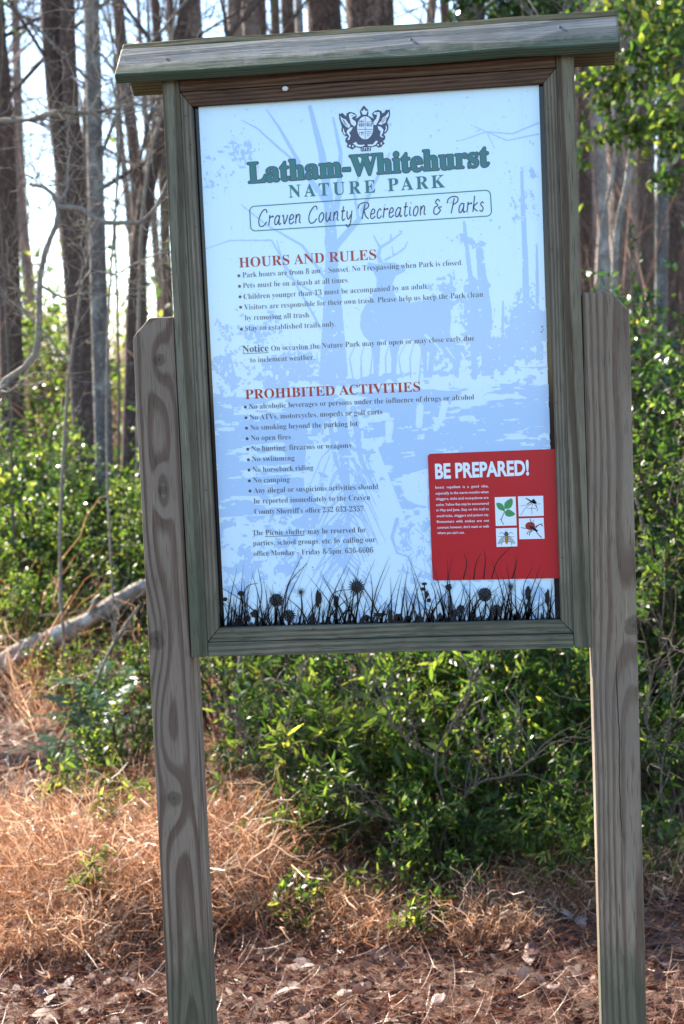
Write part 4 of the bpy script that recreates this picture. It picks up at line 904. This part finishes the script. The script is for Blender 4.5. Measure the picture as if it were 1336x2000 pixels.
tree('pale_tree', 'pale mottled trunk just right of the board, behind the shrubs', [(1160, 0), (1166, 150), (1176, 350), (1184, 600)], 8.5, 20, 10, M_BIRCH, 51, limbs=6, up=.9)
tree('pale_tree', 'crooked slender white stem right of the board', [(1180, 60), (1196, 180), (1202, 300), (1186, 390), (1172, 470), (1165, 640)], 6.6, 9, 5, M_BIRCH, 52, limbs=7, up=1.0)
tree('holly_tree', 'mottled pale holly trunk forking near the right edge', [(1236, 0), (1240, 130), (1236, 260), (1224, 360), (1204, 460), (1196, 640)], 6.0, 15, 5.2, M_BIRCH, 53, limbs=8, up=.5)
tree('pale_tree', 'greyish trunk near the top right corner', [(1302, 0), (1298, 200), (1292, 400), (1290, 650)], 9, 23, 12, M_GBARK, 54, limbs=6, up=.9)
tree('pine_tree', 'reddish pine trunk between the pale trunks at right', [(1264, 0), (1262, 200), (1262, 400), (1264, 700)], 11, 34, 14, M_BBARK, 55, limbs=8, crown='pine', t0=.6, up=.25)
tree('pine_tree', 'reddish pine trunk at the right edge', [(1332, 0), (1330, 200), (1326, 400), (1322, 700)], 10, 36, 14, M_PBARK, 56, limbs=8, crown='pine', t0=.6, up=.25)
tree('pine_tree', 'brown trunk close to the right side of the roof', [(1138, 0), (1140, 200), (1144, 400), (1150, 700)], 12, 26, 14, M_PBARK, 57, limbs=8, crown='pine', t0=.6, up=.25)
# holly foliage overhead at the right
def foliage_cloud(u, v, Y, ru, rv, ry, n, ll, lw, seed):
    r = np.random.default_rng(seed); k = (Y-CAM[1])/FPX; c = at(u, v, Y); nt = n//9
    q = rdir(nt)*(r.random((nt, 1))**.4); tp = c+q*np.array([ru*k, ry, rv*k]); td = unit(r.normal(size=(nt, 3))+np.array([0, 0, -.1]))
    st = tp-td*.12; tw = st[:, None]+(tp-st)[:, None]*np.linspace(0, 1, 4)[None, :, None]
    li = np.repeat(np.arange(nt), 9); pos = st[li]+(tp-st)[li]*r.random((len(li), 1)); ld = unit(td[li]*.4+rdir(len(li))); ln = unit(np.array([0, 0, 1.])+r.normal(size=(len(li), 3))*.6)
    return tw, pos, ld, ln, ll*(.6+.6*r.random(len(li))), lw*(.7+.5*r.random(len(li)))
def cloud_on(parent, loc, specs, mat, mat2=M_TWIG):
    T, A_ = [], []
    for i, s_ in enumerate(specs):
        c = foliage_cloud(*s_, 60+i+len(specs)); T.append(c[0]); A_.append(c[1:])
    o = np.array(loc); T = np.concatenate(T)-o; cat = [np.concatenate([a[j] for a in A_]) for j in range(5)]
    tag(obj('twigs', tubes('twigs', T, np.full(T.shape[:2], .002), 3), mat2, parent), kind='stuff'); leaves('foliage', cat[0][::2]-o, cat[1][::2], cat[2][::2], cat[3][::2], cat[4][::2], mat, parent)
hl = [o_ for o_ in bpy.data.objects if o_.name == 'holly_tree'][0]
cloud_on(hl, hl.location, [(1200, 160, 5.6, 55, 60, .3, 900, .055, .014), (1290, 90, 5.2, 60, 80, .35, 1300, .055, .014), (1235, 250, 5.4, 60, 40, .3, 500, .055, .014), (1320, 240, 5.0, 40, 60, .3, 700, .055, .014), (1160, 60, 6.2, 40, 50, .3, 500, .055, .014), (1245, 20, 5.8, 70, 40, .3, 900, .055, .014), (1140, 280, 5.8, 20, 60, .2, 160, .055, .014), (1310, 340, 5.2, 40, 30, .3, 250, .05, .013)], M_LEAFM)
# greenery high behind the right half of the roof
x, y, z = base(960, 9); gtree = empty('evergreen_tree', (x, y, z)); tag(gtree, 'leafy evergreen tree showing above the right half of the roof', 'tree')
gl_ = spline([(0, 0, -.1), (.1, 0, 2), (.05, .1, 4), (.2, 0, 7)], 24); obj('trunk', tubes('trunk', gl_[None], np.linspace(.06, .03, 24)[None], 12, wob=.1), M_GBARK, gtree)
P, RR = limb_set(88, gl_, .06, 12, .4, 1.0, 7, 3, .35); obj('limbs', tubes('limbs', P, RR, 5), M_GBARK, gtree)
cloud_on(gtree, (x, y, z), [(930, 10, 9, 60, 50, .6, 900, .07, .02), (1010, 20, 9, 70, 50, .6, 1200, .07, .02), (1100, -10, 8.8, 60, 60, .6, 1200, .07, .02), (1060, -120, 9, 120, 90, .9, 2500, .07, .02)], M_LEAFD)

# saplings with pale bare twigs in the left of the wood
def sapling(label, lines, mat=M_PALE, seed=0, twigs=40, name='sapling', cat='sapling', tl=.25):
    """lines: [(list of (u, v, Y), r0, r1)]; the first starts at the ground"""
    L_ = [(np.array([at(*q) for q in a]), r0, r1) for a, r0, r1 in lines]
    f = L_[0][0][0]; loc = (float(f[0]), float(f[1]), float(gh(f[0], f[1]))); o = np.array(loc)
    e = empty(name, loc); tag(e, label, cat); r = np.random.default_rng(seed); allp = []
    first = True
    for a, r0, r1 in L_:
        if first: a = np.vstack([[loc[0], loc[1], loc[2]-.05], a]) if a[0][2]-loc[2] > .08 else a
        s_ = spline(a-o, 22)+np.cumsum(r.normal(size=(22, 3))*.003, 0); allp.append(s_)
        obj('stem' if first else 'branch', tubes('stem' if first else 'branch', s_[None], np.linspace(r0, r1, 22)[None], 8, wob=.15), mat, e); first = False
    T, RR = [], []
    for _ in range(int(twigs*.95)):
        s_ = allp[r.integers(0, len(allp))]; k = r.integers(4, 21); d = unit(unit(s_[k]-s_[k-1])*.6+r.normal(size=3)*.6+np.array([0, 0, .2])); L = tl*(.4+r.random()*1.2)
        q = [s_[k]]
        for j in range(5): d = unit(d+r.normal(size=3)*.25); q.append(q[-1]+d*L/5)
        T.append(q); RR.append(np.linspace(.0020, .0009, 6))
        if r.random() < .7:
            d2 = unit(d+r.normal(size=3)*.7); b_ = q[3]; q2 = [b_+d2*L*.6*j/5+r.normal(size=3)*.004*j for j in range(6)]; T.append(q2); RR.append(np.linspace(.0018, .001, 6))
    tag(obj('twigs', tubes('twigs', np.array(T), np.array(RR), 4), mat, e), kind='stuff')
    return e
sapling('crooked bare sapling with two forking pale branches at left', [
    ([(-60, 1180, 3.0), (-45, 900, 3.0), (0, 752, 3.0), (58, 702, 3.0), (72, 640, 3.0), (74, 560, 3.0), (92, 490, 3.0), (113, 440, 3.0), (112, 395, 3.0), (92, 370, 3.0), (68, 362, 3.05)], .017, .007),
    ([(113, 400, 3.0), (150, 405, 3.0), (198, 428, 2.95), (272, 428, 2.9), (300, 395, 2.9), (322, 340, 2.9)], .011, .005),
    ([(80, 560, 3.0), (118, 577, 2.95), (160, 575, 2.9), (210, 585, 2.9)], .006, .003), ([(112, 400, 3.0), (135, 365, 3.1), (146, 320, 3.15), (142, 285, 3.2)], .006, .0025),
    ([(15, 742, 3.0), (0, 770, 2.9), (60, 735, 2.85)], .006, .003)], seed=3, twigs=70)
sapling('bare branch reaching across the top left in front of the trunks', [
    ([(-220, 1400, 3.8), (-210, 900, 3.8), (-160, 420, 3.8), (-80, 260, 3.8), (0, 230, 3.8), (62, 228, 3.8), (100, 216, 3.8), (140, 209, 3.8), (200, 210, 3.8), (250, 196, 3.8), (312, 200, 3.8), (345, 235, 3.8)], .02, .005),
    ([(150, 210, 3.8), (146, 232, 3.75)], .004, .002), ([(20, 228, 3.8), (60, 240, 3.8), (120, 240, 3.8), (190, 225, 3.8), (260, 232, 3.8), (330, 222, 3.8)], .005, .0025)], seed=5, twigs=60)
sapling('thin bare sapling hanging pale twigs left of the roof end', [
    ([(205, 900, 4.6), (210, 560, 4.6), (225, 330, 4.6), (222, 170, 4.55), (195, 150, 4.5), (180, 105, 4.5), (190, 68, 4.5), (175, 62, 4.5), (165, 96, 4.5)], .006, .0045),
    ([(175, 62, 4.5), (178, 20, 4.5), (184, -40, 4.5)], .005, .003), ([(150, 18, 4.5), (170, 18, 4.5), (182, 2, 4.5)], .004, .003)], seed=6, twigs=40)
sapling('bare sapling with low sweeping branches beside the board', [
    ([(120, 1080, 4.2), (130, 800, 4.2), (150, 640, 4.2), (172, 540, 4.2), (228, 537, 4.2), (262, 520, 4.2), (300, 500, 4.2), (338, 492, 4.2)], .009, .003),
    ([(150, 560, 4.2), (170, 490, 4.25), (160, 420, 4.3)], .005, .002), ([(140, 720, 4.2), (90, 650, 4.3), (40, 600, 4.3), (0, 560, 4.3)], .006, .002)], seed=8, twigs=70)
sapling('slim bare sapling at the left edge with many upturned twigs', [
    ([(30, 1150, 5.5), (20, 800, 5.5), (8, 500, 5.5), (-5, 300, 5.5), (10, 100, 5.5), (5, -60, 5.5)], .010, .004), ([(15, 660, 5.5), (60, 560, 5.5), (100, 520, 5.5)], .005, .002), ([(10, 500, 5.5), (50, 430, 5.5), (75, 330, 5.5)], .005, .002)], mat=M_TWIG, seed=9, twigs=80, tl=.4)
sapling('brown sapling in the bright gap right of the grey tree', [
    ([(232, 1000, 6.5), (235, 700, 6.5), (228, 450, 6.5), (238, 250, 6.5), (215, 40, 6.5), (200, -80, 6.5)], .010, .004), ([(236, 600, 6.5), (280, 520, 6.5), (320, 400, 6.5)], .006, .002), ([(230, 400, 6.5), (300, 260, 6.5), (330, 180, 6.5)], .006, .002)], mat=M_TWIG, seed=10, twigs=110, tl=.45)
sapling('twiggy sapling reaching over the left half of the roof', [
    ([(400, 900, 7.0), (420, 500, 7.0), (440, 200, 7.0), (448, 70, 7.0), (475, 30, 7.0), (520, -20, 7.0), (600, -80, 7.0)], .03, .014), ([(446, 80, 7.0), (436, 20, 7.0), (420, -40, 7.0)], .014, .008), ([(462, 45, 7.0), (470, 0, 7.0), (480, -40, 7.0)], .01, .006)], mat=M_DBARK, seed=12, twigs=40, tl=.4)
sapling('slanting dark sapling crossing behind the left end of the roof', [
    ([(470, 700, 7.5), (400, 400, 7.5), (320, 170, 7.5), (285, 80, 7.5), (240, 20, 7.5), (190, -60, 7.5)], .022, .012), ([(405, 400, 7.5), (372, 60, 7.5), (400, -20, 7.5)], .014, .01)], mat=M_DBARK, seed=13, twigs=50, tl=.4)
sapling('forked white stem low in the shrubs right of the post', [
    ([(1300, 1280, 3.0), (1290, 1160, 3.0), (1262, 1030, 3.0), (1245, 970, 3.0), (1238, 920, 3.0)], .007, .005), ([(1262, 1028, 3.0), (1240, 1070, 2.95)], .005, .003), ([(1262, 1028, 3.0), (1300, 1030, 3.0), (1340, 1060, 3.0)], .004, .003)], seed=14, twigs=14)
sapling('gnarled pale stem under the left half of the board', [
    ([(488, 1530, 2.9), (478, 1470, 2.9), (470, 1410, 2.9), (456, 1350, 2.9), (462, 1290, 2.95), (470, 1150, 3.0)], .011, .009), ([(478, 1470, 2.9), (455, 1500, 2.85), (445, 1540, 2.8)], .005, .003), ([(470, 1400, 2.9), (440, 1395, 2.9)], .006, .003), ([(488, 1500, 2.9), (520, 1545, 2.8), (560, 1600, 2.7), (603, 1645, 2.6)], .008, .005)], seed=15, twigs=25)
sapling('long pale dead branch leaning beside the fallen log', [
    ([(112, 1450, 3.4), (150, 1382, 3.45), (182, 1338, 3.5), (200, 1290, 3.5), (222, 1250, 3.5), (262, 1178, 3.5)], .009, .006), ([(182, 1338, 3.5), (190, 1325, 3.5), (225, 1240, 3.45)], .006, .004), ([(222, 1250, 3.5), (215, 1190, 3.5)], .004, .002)], seed=16, twigs=16, cat='branch', name='dead_branch')
sapling('pale dead twig across the shrubs left of the right post', [
    ([(880, 1500, 2.5), (960, 1500, 2.45), (1050, 1500, 2.4), (1160, 1510, 2.4)], .006, .004), ([(895, 1490, 2.5), (930, 1460, 2.5), (940, 1430, 2.5)], .006, .003), ([(985, 1490, 2.4), (1040, 1550, 2.4), (1075, 1580, 2.4)], .005, .003)], seed=17, twigs=8, cat='branch', name='dead_branch')
sapling('tangle of bare pale stems in front of the thicket under the red notice', [
    ([(860, 1700, 1.9), (870, 1600, 1.9), (850, 1480, 1.9), (900, 1380, 1.9), (930, 1290, 1.9)], .005, .003), ([(870, 1600, 1.9), (940, 1520, 1.85), (1010, 1490, 1.85), (1080, 1420, 1.85)], .004, .002), ([(850, 1480, 1.9), (780, 1420, 1.9), (740, 1330, 1.9)], .004, .002), ([(865, 1640, 1.9), (790, 1590, 1.85), (700, 1570, 1.85)], .003, .002)], mat=M_TWIG, seed=24, twigs=60)
sapling('thin brown stems rising through the thicket beside the gnarled stem', [
    ([(560, 1680, 2.1), (575, 1560, 2.1), (560, 1440, 2.1), (590, 1300, 2.1), (600, 1200, 2.1)], .0035, .002), ([(575, 1560, 2.1), (640, 1480, 2.1), (690, 1400, 2.1), (700, 1300, 2.1)], .003, .002), ([(565, 1600, 2.1), (500, 1520, 2.1), (460, 1420, 2.1)], .003, .002)], mat=M_TWIG, seed=25, twigs=60)
sapling('bare twiggy stems right of the right post', [
    ([(1300, 1650, 2.0), (1290, 1500, 2.0), (1310, 1350, 2.0), (1280, 1200, 2.0)], .004, .002), ([(1290, 1500, 2.0), (1260, 1400, 2.0), (1270, 1300, 2.0)], .003, .002)], mat=M_TWIG, seed=26, twigs=45)
sapling('curved stick low at the left edge of the dead grass', [([(0, 1400, 2.6), (12, 1500, 2.5), (6, 1560, 2.4), (22, 1620, 2.3), (30, 1700, 2.2)][::-1], .004, .002)], seed=18, twigs=4, cat='branch', name='dead_branch')

# trees standing just outside the picture on its left, between the sun and the board
for i, (u, Y, wp, lab) in enumerate(((-1250, 9, 50, 'tall pine just left of the picture'),)):
    tree('pine_tree', lab, [(u, 0), (u+8, 500), (u+14, 900)], Y, wp, 12+i % 3, M_PBARK, 130+i, limbs=8, crown='pine', t0=.7, up=.6)
# distant bare trees
far = []
for s_ in range(5):
    H = 11+s_; pts = spline([(0, 0, -.2), (.15*s_-.3, .1, H*.35), (.2, -.1, H*.7), (.1*s_, 0, H)], 26); r0 = .07+.03*s_
    P, RR = limb_set(200+s_, pts, r0, 9, .9, .8, H, 3, .32)
    far.append((tubes('trunk', pts[None], np.linspace(r0, r0*.3, 26)[None], 10, wob=.1), tubes('crown', P, np.maximum(RR, .006), 3)))
    for me in far[-1]: me.materials.append(M_FARB)
r4 = np.random.default_rng(21)
for k in range(58):
    Y = 12+50*(r4.random()**1.2); half = (Y+3)*.36; xc = CAM[0]+math.tan(YAW)*(Y-CAM[1]); x = xc+(r4.random()*2-1)*half
    if Y < 16 and abs(x-at(60, 300, Y)[0]) < .6: continue
    a, b = far[k % 5]; e = empty('distant_tree', (x, Y, float(gh(x, Y))), r4.random()*6.28); s_ = .75+.6*r4.random(); e.scale = (s_, s_, s_)
    tag(e, 'slim bare tree standing deep in the wood among many like it', 'tree', 'bare trees deep in the wood'); obj('trunk', a, None, e); obj('crown', b, None, e)
for k in range(26):
    Y = 13+22*r4.random(); x = at(1090+300*r4.random(), 500, Y)[0]; a, b = far[k % 5]; e = empty('distant_tree', (x, Y, float(gh(x, Y))), r4.random()*6.28); s_ = .8+.6*r4.random(); e.scale = (s_, s_, s_)
    tag(e, 'brown bare tree in the dense stand behind the pale trunks at right', 'tree', 'dense bare trees at right'); obj('trunk', a, None, e); obj('crown', b, None, e)
# brush and twig haze of the far wood
n = 13000; Yb = 9+45*r4.random(n)**1.1; xb = CAM[0]+np.tan(YAW)*(Yb-CAM[1])+(r4.random(n)*2-1)*(Yb+3)*.34
zb = gh(xb, Yb); Lb = (.4+r4.random(n)**2*1.7)*(.6+Yb/40); Lb = np.where(xb > at(1080, 500, 10)[0]+(Yb-10)*.10, Lb*1.9, Lb); d = unit(np.stack([r4.normal(size=n)*.35, r4.normal(size=n)*.2, np.ones(n)], 1)); bend = r4.normal(size=(n, 3))*.32
t = np.linspace(0, 1, 5); C = np.stack([xb, Yb, zb], 1)[:, None]+d[:, None]*(Lb[:, None]*t)[..., None]+bend[:, None]*(Lb[:, None]*t**2)[..., None]
M_BRUSH = leaf_mat('brush', [(0, (.12, .075, .06)), (.5, (.28, .19, .16)), (1, (.46, .36, .31))], .2, .7, .2, (1, .85, .7))
tag(obj('brush', ribbons('brush', C, (.004+.006*r4.random(n))[:, None]*np.linspace(1, .3, 5)[None]*(.6+Yb/30)[:, None], np.tile([1., 0, 0], (n, 1))), M_BRUSH), kind='stuff')
# far understory leaves
n = 26000; Yb = 9+40*r4.random(n)**1.2; xb = CAM[0]+np.tan(YAW)*(Yb-CAM[1])+(r4.random(n)*2-1)*(Yb+3)*.34
cl = np.sin(xb*1.7+Yb*.6)+np.sin(xb*.9-Yb*1.3+2); zt = np.abs(r4.normal(size=n))*.55*(1+.5*cl)+.05; keep = zt > 0
pos = np.stack([xb, Yb, gh(xb, Yb)+zt*(.6+Yb/25)], 1)[keep]; m_ = len(pos)
tag(leaves('undergrowth', pos, rdir(m_), unit(np.array([0, 0, 1.])+r4.normal(size=(m_, 3))*.8), .06*(.7+r4.random(m_))*(.7+pos[:, 1]/22), .018*(.7+r4.random(m_))*(.7+pos[:, 1]/22), M_LEAF2), kind='stuff')

# ------------------------------------------------------------------ fallen log
a, b = at(-40, 1322, 4.3), at(262, 1155, 4.75); a[2] = max(a[2], float(gh(a[0], a[1]))+.03)
M_LOG = bark_mat('log_bark', (.16, .10, .07), (.62, .56, .48), 2.2, lichen=(.70, .68, .62), furrow=9)
lg = empty('fallen_log', tuple(a)); tag(lg, 'thick sunlit fallen log lying at left behind the post', 'log')
pts = spline([a-a, (b-a)*.3+np.array([0, 0, .01]), (b-a)*.62+np.array([0, 0, -.015]), (b-a), (b-a)*1.12+np.array([0, 0, -.03])], 30)
obj('bark', tubes('bark', pts[None], (np.linspace(.046, .034, 30)*(1+.10*np.sin(np.arange(30)*1.1)))[None], 18, wob=.34), M_LOG, lg)
kb = [pts[16], pts[16]+np.array([.03, -.02, .06]), pts[16]+np.array([.05, -.03, .1])]
obj('branch_stub', tubes('branch_stub', spline(kb, 8)[None], np.linspace(.02, .012, 8)[None], 8), M_PALE, lg)

# ------------------------------------------------------------------ ferns
def frond_mesh(L=.34, n=24, wmax=.055, seed=0):
    r = np.random.default_rng(seed); s_ = np.linspace(0, 1, 14); q = np.stack([L*s_, .03*np.sin(s_*2), .32*L*np.sin(s_*2.4)-.12*L*s_**2], 1)
    t = np.repeat(np.linspace(.12, .99, n), 2); side = np.tile([1, -1], n); f = t*13; i0 = np.minimum(f.astype(int), 12); fr = (f-i0)[:, None]; p = q[i0]*(1-fr)+q[i0+1]*fr
    d = unit(np.stack([np.full(2*n, .25), side*1.0, np.full(2*n, .05)], 1)+r.normal(size=(2*n, 3))*.06); LL = wmax*np.sin(np.clip(t*1.1+.12, 0, 1)*math.pi)**.6*(1-.45*t)+.006
    lm = leaves('f', p, d, unit(np.tile([0, 0, 1.], (2*n, 1))+r.normal(size=(2*n, 3))*.15), LL, np.full(2*n, .0055), None, K=4, prof=[.9, 1, .8, .1], droop=.12)
    tb = tubes('r', q[None], np.linspace(.002, .0008, 14)[None], 4)
    bm = bmesh.new(); bm.from_mesh(lm); bm.from_mesh(tb); me = bpy.data.meshes.new('frond'); bm.to_mesh(me); bm.free(); me.materials.append(M_FERN); return me
FR = [frond_mesh(.34, 24, .055, 1), frond_mesh(.28, 20, .05, 2)]
for u, v, azs, s_, lab in ((205, 1490, (178, 200, 150, 100, 60, 225, 250, 20), 1.0, 'green fern with fronds spread flat just left of the post'), (212, 1440, (95, 120, 70, 140, 40, 160), 1.05, 'upright fern behind the first, close to the left post'), (170, 1560, (190, 230, 150, 110, 60), .8, 'small fern at the top of the dead grass'), (640, 1640, (180, 210, 90, 30, 330, 140), .8, 'dark fern in the shade under the shrubs')):
    x, y, z = base_v(u, v); e = empty('fern', (x, y, z+.07)); e.scale = (s_*1.15,)*3; tag(e, lab, 'fern', 'ferns on the forest floor')
    for i, az in enumerate(azs):
        o = obj('frond', FR[i % 2], None, e); o.rotation_euler = (random.uniform(-.15, .15), random.uniform(-.75, -.2) if az in (95, 70, 100) else random.uniform(-.4, -.05), math.radians(az))

# ------------------------------------------------------------------ litter, needles, dead grass
def scatter(n, y0, y1, seed, pw=1.0, margin=.30):
    r = np.random.default_rng(seed); Y = y0+(y1-y0)*r.random(n)**pw; x = CAM[0]+np.tan(YAW)*(Y-CAM[1])+(r.random(n)*2-1)*(Y-CAM[1])*margin
    return x, Y, r
x, y, r = scatter(17000, .4, 9, 31, 1.4); n = len(x); sp = gh(x, y)+.004+.03*r.random(n)**2
d = unit(np.stack([r.normal(size=n), r.normal(size=n), r.normal(size=n)*.28], 1)); nr = unit(np.stack([r.normal(size=n)*.5, r.normal(size=n)*.5, np.ones(n)], 1))
tag(leaves('leaf_litter', np.stack([x, y, sp], 1), d, nr, .05*(.3+r.random(n)**2*1.2), .014*(.4+r.random(n)), M_DEAD, droop=.5, K=5), kind='stuff')
x, y, r = scatter(32000, .4, 5.5, 32, 1.3, .27); n = len(x); sp = gh(x, y)+.008+.035*r.random(n)**2
d = unit(np.stack([r.normal(size=n), r.normal(size=n), r.normal(size=n)*.22], 1))
tag(leaves('pine_straw', np.stack([x, y, sp], 1), d, rdir(n), .12*(.4+r.random(n)), np.full(n, .0007), M_NEED, droop=.45, K=5, prof=[1, 1, 1, .9, .5]), kind='stuff')

def grass_mass(name, n, cu, cY, ru, rY, h, seed, wd=.0013, mat=M_STRAW, curl=.8):
    """tangle of dead stems; cu, ru photo columns of its middle and half width at depth cY"""
    r = np.random.default_rng(seed); k = (cY-CAM[1])/FPX; cx = base(cu, cY)[0]
    nc = max(6, n//70); a = r.random(nc)*6.28; q = np.sqrt(r.random(nc)); xc = cx+ru*k*q*np.cos(a); yc = cY+rY*q*np.sin(a); hc = (.3+.9*r.random(nc)**1.3)*np.clip(1.3-q**2, .2, 1); lc = r.normal(size=(nc, 2))*.5
    ci = r.integers(0, nc, n); az = r.random(n)*6.28; ro = np.abs(r.normal(size=n))*.035; x = xc[ci]+ro*np.cos(az); y = yc[ci]+ro*np.sin(az)
    H = h*hc[ci]*(.5+.7*r.random(n)); K = 7; t = np.linspace(0, 1, K); base_z = gh(x, y)+r.random(n)**2*h*.25*hc[ci]
    az = az+r.normal(size=n)*.7+lc[ci, 0]*.6; lean = .35+curl*r.random(n)
    C = np.zeros((n, K, 3)); C[..., 0] = x[:, None]+np.cos(az)[:, None]*(H*lean)[:, None]*t**1.4; C[..., 1] = y[:, None]+np.sin(az)[:, None]*(H*lean)[:, None]*t**1.4
    C[..., 2] = base_z[:, None]+H[:, None]*(t*1.15-.75*(lean[:, None]/1.2)*t**2.2)
    C += np.cumsum(r.normal(size=(n, K, 3))*h*.075, 1)
    return obj(name, ribbons(name, C, np.full((n, K), wd)*(.5+1.3*r.random((n, 1))**2)*np.linspace(1.1, .6, K)[None], rdir(n)), mat)
for i, (n, cu, cY, ru, rY, h) in enumerate(((8500, 60, 1.95, 330, .5, .29), (7500, 260, 1.9, 240, .5, .31), (6500, 470, 1.95, 190, .42, .30), (2200, 680, 1.6, 150, .22, .15), (1800, 930, 1.55, 120, .2, .14), (2500, 90, 1.45, 300, .15, .14), (3000, -150, 1.9, 250, .5, .25), (3500, 600, 2.1, 120, .35, .24), (3500, 830, 1.95, 170, .25, .15), (4500, 1110, 1.9, 130, .28, .17), (3500, 1330, 2.0, 150, .35, .17), (2500, 400, 2.7, 200, .4, .22))):
    tag(grass_mass('dead_grass', n, cu, cY, ru, rY, h, 40+i), kind='stuff')
tag(grass_mass('tall_dead_grass', 900, 120, 4.2, 500, 1.5, .5, 70, .0014, curl=.35), kind='stuff')
tag(grass_mass('tall_dead_grass', 350, 600, 3.4, 400, .9, .4, 71, .0014, curl=.35), kind='stuff')
# large curled dead leaves lying on top
r5 = np.random.default_rng(77)
M_DL = leaf_mat('curled_leaf', [(0, (.13, .06, .05)), (.5, (.25, .15, .12)), (1, (.42, .33, .3))], .2, .5, .3, (1, .8, .6))
def dead_leaf(u, v, s_, lab):
    x, y, z = base_v(u, v); L = .045*s_; a = r5.random()*6.28; V, F = [], []
    nu, nv = 7, 5
    for i in range(nu):
        t = i/(nu-1); wv = .34*L*math.sin(math.pi*min(1, t*1.02))**.7*(1+.15*math.sin(9*t))+.001
        for j in range(nv):
            w_ = (j/(nv-1)-.5)*2; V.append((L*(t-.5), wv*w_, .12*L*abs(w_)*math.sin(t*7+a*3)+.07*L*math.sin(t*5+a)+.10*L*w_*math.cos(a*5+t*3)+.01))
    for i in range(nu-1):
        for j in range(nv-1): k = i*nv+j; F.append((k, k+1, k+nv+1, k+nv))
    me = mesh('dead_leaf', V, np.array(F), True, np.full(len(F), r5.random())); o = obj('dead_leaf', me, M_DL); o.location = (x, y, z+.02); o.rotation_euler = (r5.normal()*.35, r5.normal()*.35, a)
    sd_ = o.modifiers.new('thickness', 'SOLIDIFY'); sd_.thickness = .0006
    tag(o, lab, 'leaf', 'large fallen leaves in the litter')
for u, v, s_, lab in ((520, 1900, 1.3, 'pale upturned dead leaf in the litter under the left of the board'), (620, 1965, 1.2, 'light brown leaf at the bottom, centre'), (700, 1960, 1.4, 'big dead leaf near the bottom centre'), (990, 1870, 1.5, 'dark dead leaf in the hollow left of the right post'), (1040, 1880, 1.6, 'large dark leaf close to the right post'),
                     (780, 1900, 1.2, 'tan curled leaf among pine straw'), (1085, 1950, 1.1, 'brown leaf beside the foot of the right post'), (90, 1960, 1.4, 'brown leaf at the lower left'), (180, 1930, 1.2, 'upright brown leaf left of the left post'), (270, 1970, 1.3, 'dead leaf tucked against the left post'), (740, 1750, 1.4, 'long brown leaf in front of the silvery plant'), (860, 1975, 1.2, 'pinkish dead leaf at the bottom right of centre'), (480, 1975, 1.1, 'small brown leaf right of the left post'), (1290, 1900, 1.3, 'dark leaf right of the right post')):
    dead_leaf(u, v, s_, lab)
